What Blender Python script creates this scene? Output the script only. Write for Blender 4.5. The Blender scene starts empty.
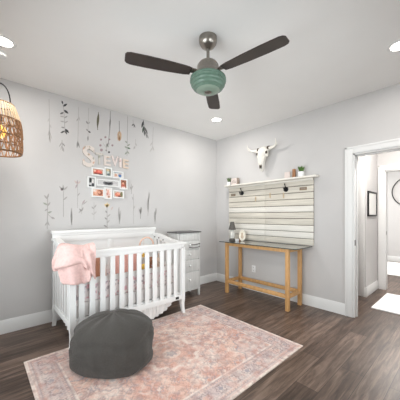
import bpy, bmesh, math, random
import numpy as np
from mathutils import Vector, Matrix
random.seed(7)
PI = math.pi
scene = bpy.context.scene
COL = scene.collection

# ------------------------------------------------------------------ camera
FPX, HY = 246.992, 215.671          # focal length and horizon row for a 400 px frame
CAM = (-3.480998, -3.390467, 1.267383)
YAW = 0.839009
cam_d = bpy.data.cameras.new('camera')
cam_d.sensor_fit = 'HORIZONTAL'; cam_d.sensor_width = 36.0
cam_d.lens = FPX / 400 * 36.0
cam_d.shift_y = (HY - 200) / 400
cam_d.clip_start = 0.02
cam = bpy.data.objects.new('camera', cam_d); COL.objects.link(cam)
cam.location = CAM
cam.rotation_euler = (PI/2, 0, YAW - PI/2)
scene.camera = cam

# ------------------------------------------------------------------ world, daylight, exposure
world = bpy.data.worlds.new('world'); scene.world = world
world.use_nodes = True
wb = world.node_tree.nodes['Background']
wb.inputs[0].default_value = (0.93, 0.97, 1.0, 1); wb.inputs[1].default_value = 1.5

def area(name, loc, rot, sx, sy, power, color=(1, 1, 1), parent=None, shape='RECTANGLE', spread=PI):
    l = bpy.data.lights.new(name, 'AREA'); l.shape = shape
    l.size = sx; l.size_y = sy; l.energy = power; l.color = color; l.spread = spread
    o = bpy.data.objects.new(name, l); COL.objects.link(o)
    o.location = loc; o.rotation_euler = rot
    if parent: o.parent = parent
    return o
# daylight by the camera's left window, then fill lamps at two added windows
area('daylight_fill', (-4.45, -1.75, 1.25), (0, -PI/2, 0), 1.9, 2.4, 74, (0.955, 0.98, 1.0))
area('daylight_fill', (-2.0, -4.10, 1.25), (PI/2, 0, 0), 2.4, 1.9, 57, (0.955, 0.98, 1.0))  # fill lamp outside the added window behind the camera
area('daylight_fill', (4.2, 0.75, 1.5), (-PI/2, 0, 0), 1.6, 1.6, 105, (0.97, 0.985, 1.0))  # added lamp that brightens the far room from out of view
DOWNLIGHT_W = 8.0
HALL_FILL_W = 40.0

vs = scene.view_settings
vs.view_transform = 'Standard'; vs.look = 'None'
vs.exposure = 0.21; vs.gamma = 1.0; vs.use_curve_mapping = False
try:
    scene.cycles.max_bounces = 10; scene.cycles.diffuse_bounces = 6
    scene.cycles.use_denoising = True
    scene.cycles.sample_clamp_indirect = 6
    scene.cycles.caustics_reflective = False; scene.cycles.caustics_refractive = False
except Exception:
    pass

# ------------------------------------------------------------------ helpers
def s2l(c):
    return tuple(((v/12.92) if v <= 0.04045 else ((v+0.055)/1.055)**2.4) for v in (x/255 for x in c))

class MB:
    """collects shapes; build with obj()"""
    def __init__(self): self.bm = bmesh.new(); self.mi = 0
    def face(self, vs_):
        try:
            f = self.bm.faces.new(vs_); f.material_index = self.mi; return f
        except ValueError:
            return None
    def merge(self, b2):
        m = {}
        for v in b2.verts: m[v] = self.bm.verts.new(v.co)
        for f in b2.faces: self.face([m[v] for v in f.verts])
        b2.free(); return self
    def box(self, x0, x1, y0, y1, z0, z1, bev=0.0, rot=None):
        b = bmesh.new()
        bmesh.ops.create_cube(b, size=1)
        for v in b.verts:
            v.co = Vector((x0 + (v.co.x+.5)*(x1-x0), y0 + (v.co.y+.5)*(y1-y0), z0 + (v.co.z+.5)*(z1-z0)))
        if bev: bmesh.ops.bevel(b, geom=b.edges[:], offset=bev, segments=2, affect='EDGES', profile=.6)
        if rot is not None:
            c = Vector(((x0+x1)/2, (y0+y1)/2, (z0+z1)/2))
            for v in b.verts: v.co = c + rot @ (v.co - c)
        return self.merge(b)
    def loft(self, rings, cap=True, closed=False):
        rv = [[self.bm.verts.new(p) for p in r] for r in rings]
        n = len(rv[0]); m = len(rv)
        for i in range(m if closed else m-1):
            a, b = rv[i], rv[(i+1) % m]
            for j in range(n):
                self.face([a[j], a[(j+1) % n], b[(j+1) % n], b[j]])
        if cap and not closed:
            self.face(rv[0][::-1]); self.face(rv[-1])
        return self
    def tube(self, pts, r, n=8, closed=False, cap=True):
        pts = [Vector(p) for p in pts]; m = len(pts)
        rs = r if isinstance(r, (list, tuple)) else [r]*m
        rings = []; ref = None
        for i, p in enumerate(pts):
            if closed: t = pts[(i+1) % m] - pts[i-1]
            else: t = pts[min(i+1, m-1)] - pts[max(i-1, 0)]
            t.normalize()
            if ref is None:
                ref = Vector((0, 0, 1)) if abs(t.z) < .9 else Vector((1, 0, 0))
            u = (ref - t*ref.dot(t)).normalized(); w = t.cross(u); ref = u
            rings.append([p + rs[i]*(math.cos(2*PI*k/n)*u + math.sin(2*PI*k/n)*w) for k in range(n)])
        return self.loft(rings, cap, closed)
    def lathe(self, prof, c=(0, 0, 0), n=32, cap=True):
        c = Vector(c)
        return self.loft([[c + Vector((max(r, 1e-4)*math.cos(2*PI*k/n), max(r, 1e-4)*math.sin(2*PI*k/n), z)) for k in range(n)] for r, z in prof], cap)
    def prism(self, poly, axis, lo, hi):
        def P(a, b, h):
            return {'x': (h, a, b), 'y': (a, h, b), 'z': (a, b, h)}[axis]
        return self.loft([[P(a, b, lo) for a, b in poly], [P(a, b, hi) for a, b in poly]])
    def sphere(self, c, rx, ry=None, rz=None, n=16, m=10, rot=None):
        ry = ry or rx; rz = rz or rx; c = Vector(c); rings = []
        for i in range(m+1):
            th = -PI/2 + PI*i/m
            r = max(math.cos(th), 1e-3)
            ring = []
            for k in range(n):
                v = Vector((rx*r*math.cos(2*PI*k/n), ry*r*math.sin(2*PI*k/n), rz*math.sin(th)))
                if rot is not None: v = rot @ v
                ring.append(c + v)
            rings.append(ring)
        return self.loft(rings)
    def grid(self, fn, nu, nv):
        g = [[self.bm.verts.new(fn(i/nu, j/nv)) for j in range(nv+1)] for i in range(nu+1)]
        for i in range(nu):
            for j in range(nv):
                self.face([g[i][j], g[i+1][j], g[i+1][j+1], g[i][j+1]])
        return self
    def poly(self, pts): self.face([self.bm.verts.new(p) for p in pts]); return self

def world_loc(o):
    v = Vector((0, 0, 0))
    while o: v = v + o.location; o = o.parent
    return v

def obj(name, mb, mat, parent=None, loc=None, smooth=True, angle=35, label=None):
    """link the shapes as ONE mesh object; shapes are given in room coordinates unless local=True"""
    base = world_loc(parent) if parent else Vector(loc or (0, 0, 0))
    bmesh.ops.recalc_face_normals(mb.bm, faces=mb.bm.faces[:])
    for v in mb.bm.verts: v.co -= base
    me = bpy.data.meshes.new(name); mb.bm.to_mesh(me); mb.bm.free()
    for m in (mat if isinstance(mat, (list, tuple)) else [mat]): me.materials.append(m)
    if smooth and len(me.polygons):
        me.polygons.foreach_set('use_smooth', [True]*len(me.polygons))
        me.set_sharp_from_angle(angle=math.radians(angle))
    o = bpy.data.objects.new(name, me); COL.objects.link(o)
    if parent: o.parent = parent
    else: o.location = base
    if label: o['label'] = label
    return o

def tag(o, label, cat, group=None):
    o['label'] = label; o['category'] = cat
    if group: o['group'] = group
    return o

def thing(name, label, cat, loc, group=None):
    o = bpy.data.objects.new(name, None); COL.objects.link(o); o.location = loc
    o.empty_display_size = .05
    return tag(o, label, cat, group)

def struct(name, mb, mat, parent=None, loc=None, **k):
    o = obj(name, mb, mat, parent, loc, **k)
    if not parent: o['kind'] = 'structure'
    return o

def copy_tree(o, parent=None):
    c = o.copy(); COL.objects.link(c); c.parent = parent
    for ch in list(o.children): copy_tree(ch, c)
    return c

# ------------------------------------------------------------------ materials
MATS = {}
def mat(name, rgb, rough=.5, metal=0, spec=.5, noise=0.0, nscale=20, bump=0, bscale=200, emit=None, estr=0, stretch=None, sheen=0):
    m = bpy.data.materials.new(name); m.use_nodes = True
    nt = m.node_tree; N = nt.nodes; L = nt.links; p = N['Principled BSDF']
    c = s2l(rgb) + (1,)
    p.inputs['Base Color'].default_value = c
    p.inputs['Roughness'].default_value = rough; p.inputs['Metallic'].default_value = metal
    p.inputs['Specular IOR Level'].default_value = spec
    if sheen: p.inputs['Sheen Weight'].default_value = sheen
    tc = N.new('ShaderNodeTexCoord')
    src = tc.outputs['Object']
    if stretch:
        mp = N.new('ShaderNodeMapping'); mp.inputs['Scale'].default_value = stretch
        L.new(src, mp.inputs['Vector']); src = mp.outputs['Vector']
    if noise:
        n = N.new('ShaderNodeTexNoise'); n.inputs['Scale'].default_value = nscale; n.inputs['Detail'].default_value = 5
        L.new(src, n.inputs['Vector'])
        r = N.new('ShaderNodeValToRGB')
        r.color_ramp.elements[0].position = .3; r.color_ramp.elements[1].position = .7
        r.color_ramp.elements[0].color = tuple(v*(1-noise) for v in c[:3]) + (1,)
        r.color_ramp.elements[1].color = tuple(min(1, v*(1+noise)) for v in c[:3]) + (1,)
        L.new(n.outputs['Fac'], r.inputs['Fac']); L.new(r.outputs['Color'], p.inputs['Base Color'])
    if bump:
        n2 = N.new('ShaderNodeTexNoise'); n2.inputs['Scale'].default_value = bscale; n2.inputs['Detail'].default_value = 3
        L.new(src, n2.inputs['Vector'])
        b = N.new('ShaderNodeBump'); b.inputs['Strength'].default_value = bump; b.inputs['Distance'].default_value = .01
        L.new(n2.outputs['Fac'], b.inputs['Height']); L.new(b.outputs['Normal'], p.inputs['Normal'])
    if emit:
        p.inputs['Emission Color'].default_value = s2l(emit) + (1,); p.inputs['Emission Strength'].default_value = estr
    MATS[name] = m
    return m

def attr_mat(name, rough=.8, noise=.12, nscale=60, bump=.15, bscale=400):
    m = bpy.data.materials.new(name); m.use_nodes = True
    nt = m.node_tree; N = nt.nodes; L = nt.links; p = N['Principled BSDF']
    a = N.new('ShaderNodeVertexColor'); a.layer_name = 'pattern'
    tc = N.new('ShaderNodeTexCoord')
    n = N.new('ShaderNodeTexNoise'); n.inputs['Scale'].default_value = nscale; n.inputs['Detail'].default_value = 6
    L.new(tc.outputs['Object'], n.inputs['Vector'])
    mr = N.new('ShaderNodeMapRange'); mr.inputs[1].default_value = .3; mr.inputs[2].default_value = .7
    mr.inputs[3].default_value = 1-noise; mr.inputs[4].default_value = 1+noise
    L.new(n.outputs['Fac'], mr.inputs[0])
    mx = N.new('ShaderNodeMix'); mx.data_type = 'RGBA'; mx.blend_type = 'MULTIPLY'; mx.inputs[0].default_value = 1
    L.new(a.outputs['Color'], mx.inputs[6]); L.new(mr.outputs[0], mx.inputs[7])
    L.new(mx.outputs[2], p.inputs['Base Color'])
    p.inputs['Roughness'].default_value = rough; p.inputs['Specular IOR Level'].default_value = .2
    if bump:
        n2 = N.new('ShaderNodeTexNoise'); n2.inputs['Scale'].default_value = bscale
        L.new(tc.outputs['Object'], n2.inputs['Vector'])
        b = N.new('ShaderNodeBump'); b.inputs['Strength'].default_value = bump; b.inputs['Distance'].default_value = .01
        L.new(n2.outputs['Fac'], b.inputs['Height']); L.new(b.outputs['Normal'], p.inputs['Normal'])
    return m

M_wall = mat('wall_paint', (202, 200, 199), .85, noise=.015, nscale=3, bump=.03, bscale=350, spec=.2)
M_ceil = mat('ceiling_paint', (241, 240, 238), .9, noise=.01, nscale=3, spec=.15)
M_trim = mat('trim_paint', (230, 230, 229), .4, spec=.4)
M_white = mat('crib_paint', (233, 233, 232), .38, spec=.45)
M_whitewood = mat('dresser_paint', (214, 214, 212), .5, noise=.09, nscale=30, stretch=(1, 1, .12))
M_greytop = mat('dark_grey_top', (88, 86, 86), .4)
M_black = mat('black_iron', (22, 22, 23), .45, metal=.3)
M_brass = mat('aged_brass', (128, 104, 72), .45, metal=.4)
M_nickel = mat('brushed_nickel', (150, 144, 137), .28, metal=1, noise=.08, nscale=80)
M_oak = mat('pine_wood', (205, 158, 104), .5, noise=.14, nscale=14, stretch=(3, 3, .6), bump=.05, bscale=60)
M_plank_w = mat('white_plank', (229, 225, 217), .6, noise=.10, nscale=22, stretch=(1, .12, 2), bump=.06, bscale=60)
M_plank_c = mat('cream_plank', (212, 206, 194), .65, noise=.14, nscale=22, stretch=(1, .12, 2), bump=.06, bscale=60)
M_plank_d = mat('weathered_edge', (118, 108, 96), .8, noise=.1)
M_bone = mat('bone', (232, 228, 220), .65, noise=.05, nscale=25, bump=.2, bscale=40)
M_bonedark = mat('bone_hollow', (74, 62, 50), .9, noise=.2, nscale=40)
M_fanbrown = mat('dark_walnut_blade', (52, 43, 39), .45, noise=.2, nscale=18, stretch=(.5, .5, 2))
M_bag = mat('charcoal_fabric', (71, 68, 65), .95, noise=.14, nscale=120, bump=.5, bscale=260, spec=.1, sheen=.15)
M_blanket = mat('pink_knit', (222, 189, 184), .95, noise=.08, nscale=50, bump=.6, bscale=160, spec=.1)
M_pinkpillow = mat('pink_linen', (222, 168, 158), .9, noise=.06, nscale=50, bump=.2)
M_rust = mat('rust_linen', (194, 138, 112), .9, noise=.08, nscale=50, bump=.2)
M_sheet = mat('grey_sheet', (212, 208, 206), .9, noise=.12, nscale=30, stretch=(1, 1, .05))
M_skirt = mat('white_voile', (232, 230, 228), .9, noise=.04, nscale=25, bump=.15, bscale=60)
M_rattan = mat('rattan', (158, 116, 82), .6, noise=.22, nscale=60)
M_rattan_l = mat('pale_rattan', (212, 186, 152), .6, noise=.16, nscale=70)
M_rattan_d = mat('dark_rattan', (122, 88, 58), .6, noise=.2, nscale=60)
M_bulb = mat('amber_bulb', (255, 205, 120), .2, emit=(255, 196, 96), estr=.9)
M_lens = mat('lit_lens', (255, 253, 250), .3, emit=(255, 250, 243), estr=9)
M_leaf = mat('leaf_green', (92, 128, 62), .6, noise=.25, nscale=60)
M_leafd = mat('leaf_dusty', (104, 122, 88), .7, noise=.2, nscale=60)
M_pot = mat('white_ceramic', (240, 240, 240), .25)
M_soil = mat('soil', (70, 52, 40), .95, noise=.2)
M_pin = mat('bare_wood', (206, 184, 152), .7, noise=.08, nscale=40)
M_brownwood = mat('reddish_wood', (158, 110, 72), .55, noise=.15, nscale=30, stretch=(2, 2, .4))
M_greybrown = mat('greybrown_wood', (150, 136, 124), .7, noise=.12, nscale=30)
M_card = mat('pale_pink_card', (220, 207, 201), .7)
M_cream = mat('cream_ceramic', (238, 230, 214), .45)
M_tan = mat('tan_relief', (206, 186, 164), .7)
M_shade = mat('charcoal_shade', (94, 90, 86), .8, noise=.08, nscale=80)
M_ink = mat('grey_ink', (120, 112, 106), .8)
M_yellow = mat('mustard_felt', (232, 190, 92), .9)
M_toybrown = mat('brown_plush', (160, 116, 92), .95, bump=.4, bscale=200)
M_toycream = mat('cream_plush', (226, 202, 184), .95, bump=.4, bscale=200)
M_archwood = mat('pale_arch_wood', (226, 190, 172), .6)
M_bead = mat('grey_bead', (128, 126, 124), .6)
M_fluff = mat('white_pile', (246, 246, 246), .95, bump=.5, bscale=120, spec=.1)
M_print = mat('white_print', (232, 231, 228), .6, noise=.02, nscale=30)
M_door = mat('door_paint', (188, 188, 187), .45)
M_dark = mat('dark_slot', (40, 38, 36), .8)

def glass(name, tint, rough=.02, fac=.12):
    m = bpy.data.materials.new(name); m.use_nodes = True
    nt = m.node_tree; N = nt.nodes; L = nt.links; N.clear()
    o = N.new('ShaderNodeOutputMaterial'); mx = N.new('ShaderNodeMixShader')
    t = N.new('ShaderNodeBsdfTransparent'); t.inputs[0].default_value = s2l(tint) + (1,)
    g = N.new('ShaderNodeBsdfGlossy'); g.inputs['Roughness'].default_value = rough
    fr = N.new('ShaderNodeFresnel'); fr.inputs[0].default_value = 1.5
    mr = N.new('ShaderNodeMath'); mr.operation = 'ADD'; mr.inputs[1].default_value = fac; mr.use_clamp = True
    L.new(fr.outputs[0], mr.inputs[0]); L.new(mr.outputs[0], mx.inputs[0])
    L.new(t.outputs[0], mx.inputs[1]); L.new(g.outputs[0], mx.inputs[2]); L.new(mx.outputs[0], o.inputs[0])
    return m
M_glass = glass('table_glass', (220, 230, 225), fac=.38)
M_glassedge = mat('green_glass_edge', (62, 74, 70), .15)
M_lampglass = mat('milky_lamp_glass', (206, 204, 198), .15)
M_pane = glass('window_glass', (250, 252, 252), fac=0)

# green ribbed glass of the fan
M_green = mat('seafoam_glass', (94, 118, 104), .24, noise=.12, nscale=30)
M_greenl = mat('pale_seafoam_glass', (128, 146, 132), .15)

# wood plank floor, boards along x
def floor_mat():
    m = bpy.data.materials.new('plank_floor'); m.use_nodes = True
    nt = m.node_tree; N = nt.nodes; L = nt.links; p = N['Principled BSDF']
    tc = N.new('ShaderNodeTexCoord')
    br = N.new('ShaderNodeTexBrick')
    br.offset = .37; br.offset_frequency = 2; br.squash = 1
    br.inputs['Scale'].default_value = 1
    br.inputs['Brick Width'].default_value = 1.22; br.inputs['Row Height'].default_value = .165
    br.inputs['Mortar Size'].default_value = .0022; br.inputs['Mortar Smooth'].default_value = .3
    br.inputs['Color1'].default_value = (0, 0, 0, 1); br.inputs['Color2'].default_value = (1, 1, 1, 1)
    br.inputs['Mortar'].default_value = (.0, .0, .0, 1)
    L.new(tc.outputs['Object'], br.inputs['Vector'])
    mp = N.new('ShaderNodeMapping'); mp.inputs['Scale'].default_value = (1.1, 13, 1)
    L.new(tc.outputs['Object'], mp.inputs['Vector'])
    n = N.new('ShaderNodeTexNoise'); n.inputs['Scale'].default_value = 2.2; n.inputs['Detail'].default_value = 8; n.inputs['Roughness'].default_value = .65
    n.inputs['Distortion'].default_value = .6
    L.new(mp.outputs['Vector'], n.inputs['Vector'])
    ad = N.new('ShaderNodeMath'); ad.operation = 'MULTIPLY_ADD'; ad.inputs[1].default_value = .30
    sub = N.new('ShaderNodeMath'); sub.operation = 'MULTIPLY_ADD'; sub.inputs[1].default_value = 1.5; sub.inputs[2].default_value = -.40
    L.new(n.outputs['Fac'], sub.inputs[0])
    L.new(br.outputs['Color'], ad.inputs[0]); L.new(sub.outputs[0], ad.inputs[2])
    r = N.new('ShaderNodeValToRGB'); e = r.color_ramp.elements
    e[0].position = .2; e[0].color = s2l((54, 41, 34)) + (1,)
    e[1].position = .85; e[1].color = s2l((132, 112, 99)) + (1,)
    k = r.color_ramp.elements.new(.5); k.color = s2l((90, 73, 63)) + (1,)
    L.new(ad.outputs[0], r.inputs['Fac'])
    mx = N.new('ShaderNodeMix'); mx.data_type = 'RGBA'; mx.inputs[7].default_value = s2l((52, 42, 36)) + (1,)
    L.new(br.outputs['Fac'], mx.inputs[0]); L.new(r.outputs['Color'], mx.inputs[6])
    L.new(mx.outputs[2], p.inputs['Base Color'])
    p.inputs['Roughness'].default_value = .36; p.inputs['Specular IOR Level'].default_value = .45
    b = N.new('ShaderNodeBump'); b.inputs['Strength'].default_value = .12; b.inputs['Distance'].default_value = .01
    L.new(n.outputs['Fac'], b.inputs['Height']); L.new(b.outputs['Normal'], p.inputs['Normal'])
    return m
M_floor = floor_mat()

# floral cotton: white ground, pink blooms, grey leaves
def floral(name, base, c1, c2, scale, t1=.3, t2=.3, mid=None):
    m = bpy.data.materials.new(name); m.use_nodes = True
    nt = m.node_tree; N = nt.nodes; L = nt.links; p = N['Principled BSDF']
    tc = N.new('ShaderNodeTexCoord')
    nz = N.new('ShaderNodeTexNoise'); nz.inputs['Scale'].default_value = scale*1.2
    L.new(tc.outputs['Object'], nz.inputs['Vector'])
    vm = N.new('ShaderNodeMix'); vm.data_type = 'RGBA'; vm.blend_type = 'ADD'; vm.inputs[0].default_value = .08
    L.new(tc.outputs['Object'], vm.inputs[6]); L.new(nz.outputs['Color'], vm.inputs[7])
    prev = None
    col = s2l(base) + (1,)
    for i, (c, sc, t) in enumerate(((c1, scale, t1), (c2, scale*1.35, t2))):
        v = N.new('ShaderNodeTexVoronoi'); v.inputs['Scale'].default_value = sc
        L.new(vm.outputs[2], v.inputs['Vector'])
        r = N.new('ShaderNodeValToRGB'); e = r.color_ramp.elements
        e[0].position = t*.75; e[0].color = (1, 1, 1, 1); e[1].position = t; e[1].color = (0, 0, 0, 1)
        L.new(v.outputs['Distance'], r.inputs['Fac'])
        mx = N.new('ShaderNodeMix'); mx.data_type = 'RGBA'
        L.new(r.outputs['Color'], mx.inputs[0])
        if prev: L.new(prev, mx.inputs[6])
        else: mx.inputs[6].default_value = col
        mx.inputs[7].default_value = s2l(c) + (1,)
        prev = mx.outputs[2]
    L.new(prev, p.inputs['Base Color']); p.inputs['Roughness'].default_value = .9
    p.inputs['Specular IOR Level'].default_value = .15
    return m
M_floral = floral('floral_cotton', (230, 222, 221), (222, 178, 184), (186, 178, 182), 15, .40, .36)
M_letter = floral('floral_paint', (222, 212, 205), (212, 176, 156), (172, 172, 156), 16, .38, .3)
M_letterpink = floral('blush_paint', (226, 214, 210), (214, 188, 184), (190, 170, 162), 18, .36, .25)
M_letterog = floral('peach_paint', (222, 204, 188), (210, 172, 140), (176, 156, 134), 18, .40, .28)
M_lettergr = floral('sage_paint', (208, 203, 196), (168, 172, 158), (188, 168, 160), 18, .40, .28)

# ------------------------------------------------------------------ room shell
H = 2.74
RX, RY = -4.15, -3.75         # far walls behind the camera
struct('floor', MB().box(RX-.2, 5.4, -5.2, 1.3, -.08, 0), M_floor)
struct('ceiling', MB().box(RX-.2, 5.4, -5.2, 1.3, H, H+.1), M_ceil)
struct('wall_left', MB().box(RX-.2, 0, 0, .12, 0, H), M_wall)
DY0, DY1, DZ = -3.19, -2.374, 2.04            # doorway in the right wall
struct('wall_right', MB().box(0, .12, DY1, .12, 0, H).box(0, .12, RY-.12, DY0, 0, H).box(0, .12, DY0, DY1, DZ, H), M_wall)
# wall with window at the camera's left, and wall behind the camera with an added light window
def wall_hole(axis, c0, c1, a0, a1, h0, h1, z0, z1):
    mb = MB()
    for (p, q, r, s) in ((a0, h0, 0, H), (h1, a1, 0, H), (h0, h1, 0, z0), (h0, h1, z1, H)):
        if axis == 'x': mb.box(c0, c1, p, q, r, s)
        else: mb.box(p, q, c0, c1, r, s)
    return mb
struct('wall_window_side', wall_hole('x', RX-.12, RX, RY-.12, 0, -3.0, -.5, .3, 2.2), M_wall)
struct('wall_near', wall_hole('y', RY-.12, RY, RX, 0, -3.2, -.8, .3, 2.2), M_wall)
def window(name, axis, c, h0, h1, z0, z1):
    def B(mb, a, b, z_0, z_1, d):
        if axis == 'x': mb.box(c-d, c+d, a, b, z_0, z_1)
        else: mb.box(a, b, c-d, c+d, z_0, z_1)
    f = MB()
    w = .05
    B(f, h0, h0+w, z0, z1, .03); B(f, h1-w, h1, z0, z1, .03); B(f, h0, h1, z0, z0+w, .03); B(f, h0, h1, z1-w, z1, .03)
    mid = (h0+h1)/2; B(f, mid-.03, mid+.03, z0, z1, .03); B(f, h0, h1, (z0+z1)/2-.02, (z0+z1)/2+.02, .025)
    o = struct(name, f, M_trim)
    g = MB(); B(g, h0+.02, h1-.02, z0+.02, z1-.02, .003)
    obj('pane', g, M_pane, o)
    return o
window('window_1', 'x', RX-.07, -3.0, -.5, .3, 2.2)
window('added_window_2', 'y', RY-.07, -3.2, -.8, .3, 2.2)  # unseen window, added to let fill light onto the decal wall

# baseboards with an eased top
def base_x(mb, x0, x1, y, d):      # along x, face towards d
    t = .016*d; s = .009*d
    mb.prism([(y, 0), (y+t, 0), (y+t, .115), (y+s, .135), (y+s*.8, .145), (y, .145)], 'x', x0, x1)
def base_y(mb, y0, y1, x, d):
    t = .016*d; s = .009*d
    mb.prism([(x, 0), (x+t, 0), (x+t, .115), (x+s, .135), (x+s*.8, .145), (x, .145)], 'y', y0, y1)
b = MB(); base_x(b, RX, 0, 0, -1); struct('baseboard_left', b, M_trim)
b = MB(); base_y(b, -2.289, -.016, 0, -1); base_y(b, RY, DY0-.085, 0, -1); struct('baseboard_right', b, M_trim)
b = MB(); base_y(b, RY, 0, RX, 1); struct('baseboard_window_side', b, M_trim)
b = MB(); base_x(b, RX+.016, -.016, RY, 1); struct('baseboard_near', b, M_trim)

# doorway into the hall: casing and jambs
def casing_y(mb, x, d, y0, y1, z1, w=.085, t=.02):
    """door casing on a wall of constant x; opening y0..y1; d the side it stands out to"""
    xs = sorted((x, x+d*t))
    mb.box(xs[0], xs[1], y1, y1+w, 0, z1+w, .003); mb.box(xs[0], xs[1], y0-w, y0, 0, z1+w, .003)
    mb.box(xs[0], xs[1], y0, y1, z1, z1+w, .003)
    xb = sorted((x+d*t, x+d*(t+.006)))
    mb.box(xb[0], xb[1], y1+w-.022, y1+w, 0, z1+w, .002); mb.box(xb[0], xb[1], y0-w, y0-w+.022, 0, z1+w, .002)
    mb.box(xb[0], xb[1], y0-w, y1+w, z1+w-.022, z1+w, .002)
d = MB(); casing_y(d, 0, -1, DY0, DY1, DZ); casing_y(d, .12, 1, DY0, DY1, DZ)
d.box(-.005, .125, DY1-.018, DY1+.001, 0, DZ).box(-.005, .125, DY0-.001, DY0+.018, 0, DZ).box(-.005, .125, DY0, DY1, DZ-.018, DZ+.001)
d.box(.05, .085, DY1-.03, DY1-.017, 0, DZ-.018).box(.05, .085, DY0+.017, DY0+.03, 0, DZ-.018).box(.05, .085, DY0, DY1, DZ-.03, DZ-.017)
door1 = struct('door_1', d, M_trim)
M_latch = mat('dark_nickel', (96, 92, 88), .4, metal=.8)
obj('strike_plate', MB().box(-.004, .030, DY1-.0205, DY1-.017, .895, .965, .001), M_latch, door1)
obj('latch_plate', MB().box(.088, .122, DY1-.0205, DY1-.017, .950, 1.020, .001), M_latch, door1)

# hall: closet wall, picture wall, wall with the doorway to the far room
struct('wall_hall_closet', MB().box(1.02, 1.14, -2.25, -2.15, 0, H).box(1.02, 1.14, -2.15, -1.40, 2.045, H).box(1.02, 1.14, -1.40, 1.2, 0, H), M_wall)
struct('wall_hall_picture', MB().box(1.14, 1.70, -2.25, -2.13, 0, H), M_wall)
FX = 1.70
FY0, FY1 = -3.20, -2.355
struct('wall_hall_far', MB().box(FX, FX+.12, FY1, 1.2, 0, H).box(FX, FX+.12, -5, FY0, 0, H).box(FX, FX+.12, FY0, FY1, DZ, H), M_wall)
struct('wall_hall_end', MB().box(.12, 5.4, -5.12, -5.0, 0, H), M_wall)
struct('wall_hall_start', MB().box(.12, FX, 1.2, 1.3, 0, H), M_wall)
struct('wall_beyond', MB().box(5.1, 5.22, -5, 1.2, 0, H), M_wall)
struct('wall_beyond_side', wall_hole('y', .6, .7, FX+.12, 5.1, 3.3, 5.0, .7, 2.3), M_wall)
window('added_window_3', 'y', .65, 3.3, 5.0, .7, 2.3)  # unseen window, added to light the room beyond
d = MB()
d.box(1.0, 1.02, -2.235, -2.15, 0, 2.13, .003).box(1.0, 1.02, -1.40, -1.315, 0, 2.13, .003).box(1.0, 1.02, -2.15, -1.40, 2.045, 2.13, .003)
d.box(1.015, 1.125, -2.15, -2.132, 0, 2.045).box(1.015, 1.125, -1.418, -1.40, 0, 2.045).box(1.015, 1.125, -2.15, -1.40, 2.027, 2.045)
door2 = struct('door_2', d, M_trim)
sl = MB().box(1.05, 1.085, -2.13, -1.42, .008, 2.025, .002)
for (z0, z1) in ((.25, .95), (1.08, 1.88)):
    for (y0, y1) in ((-2.03, -1.81), (-1.74, -1.52)):
        sl.box(1.044, 1.051, y0, y1, z0, z1, .003)
sl_o = obj('door_slab', sl, M_door, door2)
kn = MB().tube([(1.05, -1.49, .95), (1.0, -1.49, .95)], .011, 10); kn.sphere((.992, -1.49, .95), .026)
obj('door_knob', kn, M_nickel, sl_o)
d = MB(); casing_y(d, FX, -1, FY0, FY1, DZ)
d.box(FX-.005, FX+.125, FY1-.018, FY1+.001, 0, DZ).box(FX-.005, FX+.125, FY0-.001, FY0+.018, 0, DZ).box(FX-.005, FX+.125, FY0, FY1, DZ-.018, DZ+.001)
door3 = struct('door_3', d, M_trim)
obj('strike_plate', MB().box(FX+.02, FX+.05, FY1-.0205, FY1-.017, .94, 1.0, .001), M_nickel, door3)
b = MB(); base_x(b, 1.02, FX, -2.25, -1); base_y(b, -2.266, -2.235, 1.02, -1); struct('baseboard_hall', b, M_trim)
b = MB(); base_y(b, -1.31, 1.2, 1.02, -1); base_y(b, DY1+.085, 1.2, .12, 1); struct('baseboard_hall_side', b, M_trim)
b = MB(); base_y(b, -5, .6, 5.1, -1); struct('baseboard_beyond', b, M_trim)

# ------------------------------------------------------------------ recessed ceiling lights
def downlight(label, x, y, w, group='recessed ceiling lights'):
    t = thing('recessed_light', label, 'ceiling light', (x, y, H), group)
    obj('trim_ring', MB().lathe([(.066, H-.001), (.068, H-.008), (.088, H-.006), (.092, H-.001)], (x, y, 0), 32, cap=False), M_trim, t)
    obj('lens', MB().lathe([(.0667, H-.0015), (.066, H-.004), (.03, H-.006)], (x, y, 0), 32), M_lens, t)
    a = area('lamp', (0, 0, -.012), (0, 0, 0), .13, .13, w, (1, .965, .92), t, 'DISK')
    return t
downlight('round recessed ceiling light near the corner where the walls meet, below the fan in view', -.766, -.746, DOWNLIGHT_W)
downlight('bright round recessed ceiling light above the decal wall at the rattan lamp', -3.325, -.731, DOWNLIGHT_W)
downlight('round recessed ceiling light over the wall beside the doorway, cut by the picture edge', -.773, -2.958, DOWNLIGHT_W)
downlight('round recessed ceiling light above the camera side of the room', -3.325, -2.958, DOWNLIGHT_W)
downlight('unseen recessed ceiling light added to brighten the hall', .55, -2.9, HALL_FILL_W)  # added lamp above the door head, only lights the hall
downlight('unseen recessed ceiling light added to brighten the room beyond the hall', 3.5, -2.3, HALL_FILL_W*1.5)  # added lamp out of sight, lifts the far room

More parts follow.
